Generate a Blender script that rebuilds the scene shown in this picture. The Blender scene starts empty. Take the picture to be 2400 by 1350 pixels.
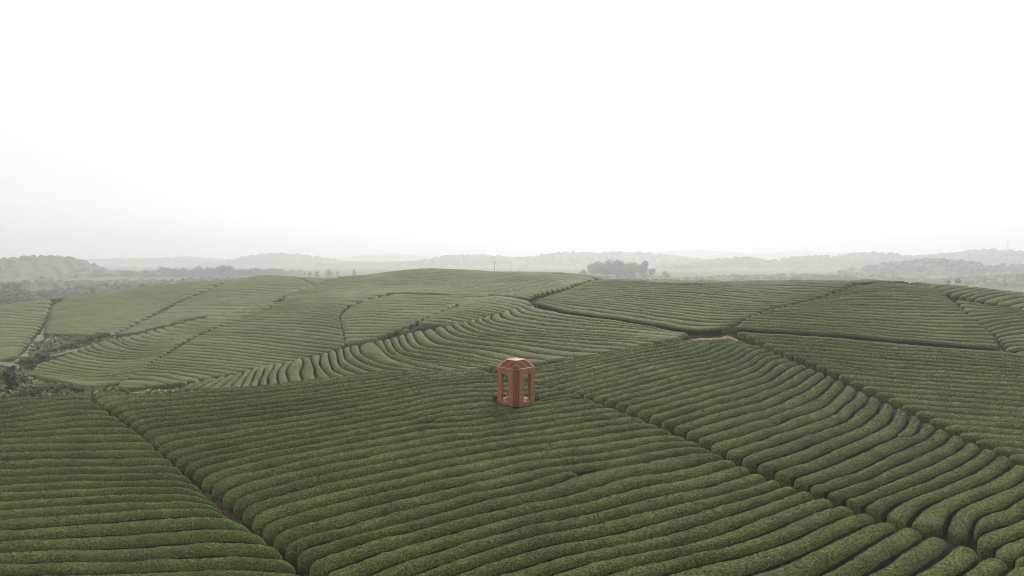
import bpy, bmesh, math, random, time
import numpy as np
from mathutils import Vector, Matrix

T0 = time.time()
rng = np.random.default_rng(7)
random.seed(7)
SC = bpy.context.scene
COL = SC.collection
CAMZ = 45.0            # camera height above the valley floor
F = 1620.0             # focal length in pixels of the 2400 px wide photograph
HY = 605.0             # horizon row
CX = 1200.0

# ------------------------------------------------------------------ helpers
def tag(o, label=None, cat=None, group=None, kind=None):
    if label: o['label'] = label
    if cat: o['category'] = cat
    if group: o['group'] = group
    if kind: o['kind'] = kind
    return o

def mesh_np(name, V, faces, mat, parent=None, smooth=True, loc=None, mat2=None, midx=None):
    """V (n,3); faces: list of (m,k) int arrays with equal k each."""
    V = np.asarray(V, dtype=np.float64)
    if loc is not None:
        V = V - np.asarray(loc)
    me = bpy.data.meshes.new(name)
    me.vertices.add(len(V))
    me.vertices.foreach_set('co', V.astype(np.float32).ravel())
    faces = [np.asarray(f, dtype=np.int32) for f in faces if len(f)]
    nl = sum(f.size for f in faces); nf = sum(len(f) for f in faces)
    me.loops.add(nl); me.polygons.add(nf)
    me.loops.foreach_set('vertex_index', np.concatenate([f.ravel() for f in faces]))
    tot = np.concatenate([np.full(len(f), f.shape[1], np.int32) for f in faces])
    st = np.concatenate([[0], np.cumsum(tot)[:-1]]).astype(np.int32)
    me.polygons.foreach_set('loop_start', st)
    me.polygons.foreach_set('loop_total', tot)
    me.polygons.foreach_set('use_smooth', np.full(nf, smooth))
    me.materials.append(mat)
    if mat2 is not None:
        me.materials.append(mat2); me.polygons.foreach_set('material_index', np.asarray(midx, np.int32))
    me.update(calc_edges=True)
    o = bpy.data.objects.new(name, me)
    COL.objects.link(o)
    if parent is not None: o.parent = parent
    elif loc is not None: o.location = loc
    return o

def grid_faces(nu, nv, off=0):
    i = np.arange(nu - 1)[:, None] * nv + np.arange(nv - 1)[None, :]
    i = i.ravel() + off
    return np.stack([i, i + nv, i + nv + 1, i + 1], 1)

def empty(name, loc, rz=0.0):
    o = bpy.data.objects.new(name, None); COL.objects.link(o)
    o.location = loc; o.rotation_euler = (0, 0, rz); o.empty_display_size = 0.5
    return o

def hash3(ix, iy, iz, seed):
    h = (ix * 374761393 + iy * 668265263 + iz * 2147483647 + seed * 1274126177) & 0xFFFFFFFF
    h = ((h ^ (h >> 13)) * 1274126177) & 0xFFFFFFFF
    h = ((h ^ (h >> 16)) * 2246822519) & 0xFFFFFFFF
    return ((h ^ (h >> 15)) & 0xFFFFFF) / float(0xFFFFFF)

def vnoise(P, scale, seed=0):
    """smooth value noise -1..1 at points P (n,3)"""
    Q = np.asarray(P) * scale
    I = np.floor(Q).astype(np.int64); f = Q - I
    f = f * f * (3 - 2 * f)
    out = 0
    for dx in (0, 1):
        wx = f[:, 0] if dx else 1 - f[:, 0]
        for dy in (0, 1):
            wy = f[:, 1] if dy else 1 - f[:, 1]
            for dz in (0, 1):
                wz = f[:, 2] if dz else 1 - f[:, 2]
                out = out + wx * wy * wz * hash3(I[:, 0] + dx, I[:, 1] + dy, I[:, 2] + dz, seed)
    return out * 2 - 1

def spline(pts, n):
    """Catmull-Rom through pts, n samples evenly by chord length"""
    P = np.asarray(pts, float)
    if len(P) == 2:
        t = np.linspace(0, 1, n)[:, None]; return P[0] * (1 - t) + P[1] * t
    d = np.concatenate([[0], np.cumsum(np.linalg.norm(np.diff(P, axis=0), axis=1) + 1e-9)])
    m = np.zeros_like(P)
    m[1:-1] = (P[2:] - P[:-2]) / (d[2:] - d[:-2])[:, None]
    m[0] = (P[1] - P[0]) / (d[1] - d[0]); m[-1] = (P[-1] - P[-2]) / (d[-1] - d[-2])
    s = np.linspace(0, d[-1], n)
    k = np.clip(np.searchsorted(d, s, side='right') - 1, 0, len(d) - 2)
    h = (d[k + 1] - d[k]); t = ((s - d[k]) / h)[:, None]; h = h[:, None]
    return ((2*t**3 - 3*t**2 + 1) * P[k] + (t**3 - 2*t**2 + t) * h * m[k]
            + (-2*t**3 + 3*t**2) * P[k + 1] + (t**3 - t**2) * h * m[k + 1])

def resample(P, n):
    d = np.concatenate([[0], np.cumsum(np.linalg.norm(np.diff(P, axis=0), axis=1))])
    s = np.linspace(0, d[-1], n)
    return np.stack([np.interp(s, d, P[:, i]) for i in range(P.shape[1])], 1)

# ------------------------------------------------------------------ terrain
# control points of the hills: (bearing px, level px, distance in metres)
CP = """
-400 1350 60 -400 1165 74 -400 1000 92 -400 940 103
-150 1350 60 -150 1200 71 -150 1060 84 -150 972 95 -150 944 101
300 1350 60 300 1281 65 300 1165 73 300 1060 83 300 972 93 300 935 99 240 914 104
0 1350 60 0 1200 70 0 1060 83 0 972 94 0 933 101
720 1350 55 720 1240 61 720 1120 70 720 1041 78 720 970 87 720 915 95 720 890 102
500 1110 75 500 960 92 500 912 102
1080 1350 54 1080 1250 59.5 1080 1183 64 1080 1100 71 1080 1030 79 1080 960 88 1080 900 99 1080 864 107
900 900 97 900 867 105
1210 950 90 1256 897 100 1256 860 108
1500 1350 52 1500 1250 58 1500 1150 65 1500 1070 72 1500 1000 80
2000 1350 50 2000 1250 56 2000 1195 62 2400 1350 50 2400 1290 55 2750 1350 48 2750 1200 58
700 1700 42 1500 1700 40 2200 1700 40 -300 1700 44
1560 945 86 1560 878 97 1560 826 108 1560 800 113 1440 822 114 1350 842 112 1650 785 119
1900 1140 66 1900 1008 80 1900 950 91 1900 900 103 1840 838 113
2100 1220 62 2100 1100 72 2100 1022 82 2100 955 96 2400 1160 65 2400 1074 76
2000 895 107 2000 840 117 2000 794 125 1840 790 122 1735 785 121 2200 991 90 2200 905 105 2200 814 123
2400 1006 87 2400 905 104 2400 840 117 2700 905 103 2700 1000 86 2700 820 120
1720 770 124 2120 798 128 2120 727 144 2120 668 160 1920 720 140 1920 763 129 1800 726 134 1920 698 147 2006 666 158
2248 720 143 2288 756 134 2340 810 123 2060 660 163 2000 655 167 2190 668 162
1600 769 126 1600 727 138 1600 697 148 1600 670 159 1700 659 166 1800 657 166
1440 746 132 1440 709 147 1440 687 158 1440 668 171 1440 656 181 1330 690 163 1290 719 147
2400 812 122 2400 771 132 2400 739 140 2400 715 148 2400 689 160 2280 673 163 2600 705 158 2600 760 133
1240 716 149 1196 727 144 1150 738 141 1098 752 138 1040 766 136 968 778 134 880 800 132 804 818 131 752 832 130 688 844 129 592 864 128 490 889 127
1440 786 122 1300 775 131 1200 786 128 1230 846 116 1100 820 124 1000 840 122 960 860 119 850 868 120 720 884 120 568 899 122 440 911 124
1010 742 152 960 762 146 1075 717 164 1150 696 176 1245 706 154
808 805 158 800 760 180 800 740 190 860 703 212 960 755 163 1000 735 170 1050 718 182 935 686 226
700 838 158 590 862 150 470 886 144 280 899 141 365 845 158 430 812 172 490 782 188 545 755 203 600 730 218 655 706 235 700 760 192 680 728 212 560 800 178
700 680 256 760 660 278 800 648 290 820 690 238 880 668 264 920 648 288 1000 629 312 1080 690 205 1180 680 208 1330 672 186 1200 662 238 1100 655 270 1160 637 300 1300 638 286 1400 643 245 1400 656 190
60 880 148 182 900 139 148 835 170 228 804 184 294 790 192 400 763 209 470 745 219 560 722 233 640 702 247 300 842 164 200 870 152
0 905 130 0 870 152 100 895 138 40 835 185 80 810 208 130 800 214 200 790 218
0 795 222 0 758 258 0 728 292 0 713 312 -300 795 222 -300 740 270 -300 715 310
100 780 238 110 745 270 122 716 300 150 692 332 260 782 226 300 738 278 300 702 320 300 677 356 420 662 372
440 694 322 545 656 376 620 644 392 340 774 230 470 740 254 600 716 272 690 686 310 750 664 334 790 651 348
"""
v = np.array(CP.split(), float).reshape(-1, 3)
ctl = np.stack([(v[:, 0] - CX) / F, v[:, 2], -(v[:, 1] - HY) / F * v[:, 2]], 1)   # (a, D, z)
# valleys and back slopes that the camera does not see: (bearing px, distance, height below the camera)
HID = [(-400, 118, -27), (-150, 117, -26.5), (0, 115, -26), (200, 120, -26.5), (400, 113, -23.5), (720, 111, -21),
       (900, 112, -20), (1050, 113, -19),
       (490, 136, -23.5), (592, 139, -23.5), (688, 143, -23.5), (804, 145, -21.5), (880, 145, -19.5),
       (228, 205, -26), (340, 212, -24.5), (470, 236, -22.5), (600, 250, -19),
       (-300, 380, -32), (0, 380, -33), (150, 410, -34), (300, 440, -34), (420, 460, -32), (620, 480, -30), (790, 430, -26), (1000, 400, -20),
       (1160, 390, -18), (1300, 360, -16), (1420, 330, -18), (1560, 250, -20), (1700, 230, -20), (1850, 225, -18), (2000, 230, -18), (2100, 235, -19),
       (2280, 225, -24), (2400, 230, -27), (2650, 230, -30),
       (-500, 560, -42), (0, 560, -42), (400, 600, -42), (800, 600, -41), (1200, 560, -40), (1600, 450, -40), (2000, 430, -40), (2400, 420, -40), (2800, 420, -41),
       (-500, 700, -44), (400, 700, -44), (1200, 700, -44), (2000, 700, -44), (2900, 700, -44),
       (-600, 30, -34), (600, 28, -31), (1500, 28, -28), (2600, 28, -28)]
ctl = np.concatenate([ctl, [((p - CX) / F, d, z) for p, d, z in HID]])

def U(r2):
    return np.where(r2 > 1e-12, r2 * np.log(np.maximum(r2, 1e-12)), 0.0)
X = np.stack([ctl[:, 0], np.log(ctl[:, 1])], 1)
n = len(X)
K = U(((X[:, None] - X[None]) ** 2).sum(-1)) + np.eye(n) * 2.0e-3
Pm = np.concatenate([np.ones((n, 1)), X], 1)
A_ = np.zeros((n + 3, n + 3)); A_[:n, :n] = K; A_[:n, n:] = Pm; A_[n:, :n] = Pm.T
W = np.linalg.solve(A_, np.concatenate([ctl[:, 2], np.zeros(3)]))
A0, A1, L0, L1 = -1.15, 1.15, math.log(26.0), math.log(690.0)
NA, NL = 560, 640
ga = np.linspace(A0, A1, NA); gl = np.linspace(L0, L1, NL)
HT = np.zeros((NA, NL))
for i in range(NA):
    q = np.stack([np.full(NL, ga[i]), gl], 1)
    r2 = ((q[:, None] - X[None]) ** 2).sum(-1)
    HT[i] = U(r2) @ W[:n] + W[n] + W[n + 1] * q[:, 0] + W[n + 2] * q[:, 1]

def height_al(a, l):
    fa = np.clip((a - A0) / (A1 - A0) * (NA - 1), 0, NA - 1.001)
    fl = np.clip((l - L0) / (L1 - L0) * (NL - 1), 0, NL - 1.001)
    i = fa.astype(int); j = fl.astype(int); u = fa - i; w = fl - j
    return (HT[i, j] * (1-u) * (1-w) + HT[i+1, j] * u * (1-w) + HT[i, j+1] * (1-u) * w + HT[i+1, j+1] * u * w)

def surf(x, y):
    """height (below camera) of the planted surface at world x, y"""
    y = np.maximum(y, 5.0)
    return height_al(x / y, np.log(y))

LS = np.linspace(math.log(38.0), math.log(620.0), 900)
def ground_of(px, py, dmin=38.0, dmax=600.0):
    """where the line of sight through each (px,py) meets the surface beyond dmin"""
    px = np.asarray(px, float); py = np.asarray(py, float)
    a = (px - CX) / F; e = -(py - HY) / F
    out = np.zeros(len(px))
    sel = (LS >= math.log(dmin)) & (LS <= math.log(dmax))
    ls = LS[sel]; D = np.exp(ls)
    for k in range(len(px)):
        g = e[k] * D - height_al(np.full(len(ls), a[k]), ls)
        neg = np.nonzero(g <= 0)[0]
        if len(neg) and neg[0] > 0:
            j = neg[0]; t = g[j-1] / (g[j-1] - g[j])
            out[k] = math.exp(ls[j-1] + t * (ls[j] - ls[j-1]))
        else:
            out[k] = D[np.argmin(np.abs(g))] if not len(neg) else D[0]
    return np.stack([a * out, out], 1)

GROUND_DROP = 1.05     # soil level below the clipped surface
def soil(x, y): return surf(x, y) - GROUND_DROP + CAMZ

# ------------------------------------------------------------------ materials
def new_mat(name):
    m = bpy.data.materials.new(name); m.use_nodes = True
    nt = m.node_tree; nt.nodes.clear()
    out = nt.nodes.new('ShaderNodeOutputMaterial')
    b = nt.nodes.new('ShaderNodeBsdfPrincipled')
    nt.links.new(b.outputs[0], out.inputs[0])
    return m, nt, b

def noise_node(nt, scale, detail=3.0, rough=0.6, vec=None):
    n_ = nt.nodes.new('ShaderNodeTexNoise'); n_.inputs['Scale'].default_value = scale
    n_.inputs['Detail'].default_value = detail; n_.inputs['Roughness'].default_value = rough
    if vec is not None: nt.links.new(vec, n_.inputs['Vector'])
    return n_

def ramp(nt, src, stops):
    r = nt.nodes.new('ShaderNodeValToRGB'); nt.links.new(src, r.inputs[0])
    el = r.color_ramp.elements
    while len(el) < len(stops): el.new(0.5)
    for e_, (p, c) in zip(el, stops):
        e_.position = p; e_.color = (c[0], c[1], c[2], 1)
    return r

def mixc(nt, fac, a, b, mode='MIX'):
    m = nt.nodes.new('ShaderNodeMix'); m.data_type = 'RGBA'; m.blend_type = mode
    for i, s in ((0, fac), (6, a), (7, b)):
        if isinstance(s, (int, float)): m.inputs[i].default_value = s
        elif isinstance(s, tuple): m.inputs[i].default_value = (*s, 1)
        else: nt.links.new(s, m.inputs[i])
    return m.outputs[2]

def leafy(name, dark, mid, light, fine, patch, bump=0.0, rough=0.62, var=0.25, bump_scale=None):
    m, nt, b = new_mat(name)
    geo = nt.nodes.new('ShaderNodeNewGeometry')
    n1 = noise_node(nt, fine, 2.0, 0.7, geo.outputs['Position'])
    n2 = noise_node(nt, patch, 3.0, 0.6, geo.outputs['Position'])
    c1 = ramp(nt, n1.outputs[0], [(0.3, dark), (0.5, mid), (0.68, light)])
    c2 = ramp(nt, n2.outputs[0], [(0.3, (1 - var, 1 - var * .9, 1 - var * .8)), (0.7, (1 + var, 1 + var * .9, 1 + var * .55))])
    oi = nt.nodes.new('ShaderNodeObjectInfo')
    mr = nt.nodes.new('ShaderNodeMapRange'); nt.links.new(oi.outputs['Random'], mr.inputs[0])
    mr.inputs[3].default_value = 0.90; mr.inputs[4].default_value = 1.10
    hv = nt.nodes.new('ShaderNodeHueSaturation'); nt.links.new(mr.outputs[0], hv.inputs['Value'])
    nt.links.new(mixc(nt, 1.0, c1.outputs[0], c2.outputs[0], 'MULTIPLY'), hv.inputs['Color'])
    nt.links.new(hv.outputs[0], b.inputs['Base Color'])
    b.inputs['Roughness'].default_value = rough
    b.inputs['Specular IOR Level'].default_value = 0.12
    if bump:
        bp = nt.nodes.new('ShaderNodeBump'); bp.inputs['Strength'].default_value = bump
        bp.inputs['Distance'].default_value = 0.25
        nb = noise_node(nt, bump_scale or fine, 3.0, 0.7, geo.outputs['Position'])
        nt.links.new(nb.outputs[0], bp.inputs['Height']); nt.links.new(bp.outputs[0], b.inputs['Normal'])
    return m

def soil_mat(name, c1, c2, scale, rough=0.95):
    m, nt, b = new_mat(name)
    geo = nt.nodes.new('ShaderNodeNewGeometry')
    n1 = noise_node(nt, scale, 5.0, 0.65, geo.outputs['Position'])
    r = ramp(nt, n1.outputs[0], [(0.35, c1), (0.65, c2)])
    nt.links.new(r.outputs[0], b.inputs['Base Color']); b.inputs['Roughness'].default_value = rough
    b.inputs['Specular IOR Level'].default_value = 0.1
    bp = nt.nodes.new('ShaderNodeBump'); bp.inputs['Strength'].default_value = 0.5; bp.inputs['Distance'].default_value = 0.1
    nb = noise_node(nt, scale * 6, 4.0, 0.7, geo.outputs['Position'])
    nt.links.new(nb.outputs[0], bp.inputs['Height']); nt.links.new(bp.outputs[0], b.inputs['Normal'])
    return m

M_TEA = leafy('tea_leaves', (0.028, 0.040, 0.0115), (0.074, 0.099, 0.0260), (0.160, 0.196, 0.060), 6.0, 0.22, bump=0.6, rough=0.68, var=0.22)
M_TEA2 = leafy('pale_tea_leaves_hazed', (0.056, 0.070, 0.024), (0.100, 0.120, 0.042), (0.146, 0.166, 0.062), 3.0, 0.12, bump=0.6, rough=0.68, var=0.18)  # paler, yellower tea of the far plots, with distance haze painted into the colour
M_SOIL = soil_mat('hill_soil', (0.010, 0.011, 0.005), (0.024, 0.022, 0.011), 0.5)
M_FIELD = soil_mat('valley_field', (0.055, 0.070, 0.030), (0.115, 0.115, 0.060), 0.02)
M_DIRT = soil_mat('path_dirt', (0.12, 0.094, 0.058), (0.30, 0.24, 0.155), 0.9)
M_BROWN = soil_mat('path_brown', (0.035, 0.024, 0.015), (0.115, 0.075, 0.046), 0.9)
M_PALE = soil_mat('path_pale', (0.075, 0.075, 0.042), (0.28, 0.25, 0.19), 0.45)
M_WASTE = soil_mat('waste_ground', (0.11, 0.12, 0.058), (0.24, 0.20, 0.125), 0.16)
M_GRASS = leafy('rough_grass', (0.12, 0.15, 0.06), (0.20, 0.225, 0.10), (0.30, 0.29, 0.15), 1.5, 0.12, var=0.3)
M_BUSH = leafy('bush_leaves', (0.070, 0.100, 0.048), (0.120, 0.160, 0.078), (0.18, 0.22, 0.11), 1.2, 0.15, var=0.25)
M_DARKBUSH = leafy('dark_bush_leaves', (0.036, 0.056, 0.036), (0.066, 0.096, 0.058), (0.11, 0.145, 0.08), 1.2, 0.2, var=0.2)
M_TREE = leafy('tree_leaves', (0.036, 0.058, 0.032), (0.072, 0.106, 0.054), (0.115, 0.150, 0.075), 0.7, 0.08, var=0.25)
M_GROVE = leafy('grove_leaves', (0.10, 0.18, 0.10), (0.16, 0.27, 0.15), (0.22, 0.33, 0.19), 0.7, 0.08, var=0.25)
M_WOODS = leafy('forest_canopy', (0.028, 0.044, 0.024), (0.060, 0.084, 0.044), (0.100, 0.125, 0.068), 0.25, 0.015, bump=0.8, var=0.25)
def plain(name, c, rough=0.7, metal=0.0):
    m, nt, b = new_mat(name)
    geo = nt.nodes.new('ShaderNodeNewGeometry')
    n1 = noise_node(nt, 6.0, 4.0, 0.6, geo.outputs['Position'])
    r = ramp(nt, n1.outputs[0], [(0.3, tuple(x * .8 for x in c)), (0.7, tuple(min(1, x * 1.15) for x in c))])
    nt.links.new(r.outputs[0], b.inputs['Base Color'])
    b.inputs['Roughness'].default_value = rough; b.inputs['Metallic'].default_value = metal
    return m
M_BARK = plain('bark', (0.075, 0.055, 0.04), 0.9)
M_STEEL = plain('galvanised_steel', (0.32, 0.33, 0.34), 0.5, 0.3)
M_CONCRETE = plain('concrete', (0.30, 0.29, 0.27), 0.85)
M_PLASTER = plain('white_plaster', (0.62, 0.60, 0.56), 0.8)
M_ROOF = plain('grey_roof_tiles', (0.16, 0.14, 0.13), 0.8)
M_GLASS = plain('dark_window_glass', (0.03, 0.035, 0.04), 0.15)

# ------------------------------------------------------------------ setting: ground sheets
aa = np.linspace(A0, A1, 330); ll = np.linspace(L0, L1, 420)
AA, LL = np.meshgrid(aa, ll, indexing='ij')
DD = np.exp(LL)
Z = height_al(AA.ravel(), LL.ravel()).reshape(AA.shape) - GROUND_DROP + CAMZ
V = np.stack([AA * DD, DD, Z], -1).reshape(-1, 3)
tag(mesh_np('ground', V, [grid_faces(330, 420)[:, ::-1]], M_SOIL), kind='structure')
gn = 60
gx = np.linspace(-6800, 6800, gn); gy = np.linspace(-280, 7400, gn)
GX, GY = np.meshgrid(gx, gy, indexing='ij')
V = np.stack([GX, GY, np.full_like(GX, 0.0)], -1).reshape(-1, 3)
tag(mesh_np('valley_field', V, [grid_faces(gn, gn)], M_FIELD), kind='structure')

def ribbon(name, pts, width, mat, dmin=38, dmax=600, lift=0.05, wob=0.25, label=None):
    """a path laid on the soil along a traced line"""
    q = spline(pts, 60); g = ground_of(q[:, 0], q[:, 1], dmin, dmax); g = resample(g, 90)
    t = np.gradient(g, axis=0); t /= np.linalg.norm(t, axis=1)[:, None] + 1e-9
    nrm = np.stack([-t[:, 1], t[:, 0]], 1)
    cols = 5; V = []
    wv = width * (1 + wob * vnoise(np.c_[g, np.zeros(len(g))], 0.35, 3))
    for i in range(cols):
        s = (i / (cols - 1) - .5)
        xy = g + nrm * (s * wv)[:, None]
        V.append(np.c_[xy, soil(xy[:, 0], xy[:, 1]) + lift * (1 - abs(s))])
    V = np.stack(V, 1).reshape(-1, 3)
    return tag(mesh_np(name, V, [grid_faces(len(g), cols)], mat), kind='structure')

ribbon('path', [(470,1128),(525,1170),(565,1210),(605,1250),(645,1288),(685,1322),(740,1368)], 0.6, M_BROWN)
ribbon('path', [(1622,783),(1650,781),(1690,780),(1712,776)], 1.3, M_DIRT, 100)
ribbon('path', [(1700,774),(1718,781),(1726,786)], 1.4, M_DIRT, 100)
ribbon('path', [(1242,706),(1252,710),(1270,715)], 1.4, M_DIRT, 130)
ribbon('path', [(2300,772),(2330,796),(2345,812),(2365,826),(2385,836)], 1.3, M_DIRT, 100)
ribbon('path', [(282,898),(310,882),(345,860),(380,833),(420,806),(452,790)], 0.5, M_DIRT, 136)
ribbon('path', [(-60,866),(0,850),(40,838),(62,822),(78,806),(90,790),(97,778)], 2.2, M_PALE, 175)
ribbon('path', [(97,778),(103,765),(112,745),(120,716)], 0.8, M_DIRT, 210)
ribbon('path', [(940,684),(975,686),(1010,685)], 4.0, M_PALE, 190)
ribbon('path', [(262,782),(320,756),(380,726),(440,697),(500,672),(548,656)], 1.3, M_BROWN, 210)

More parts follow.
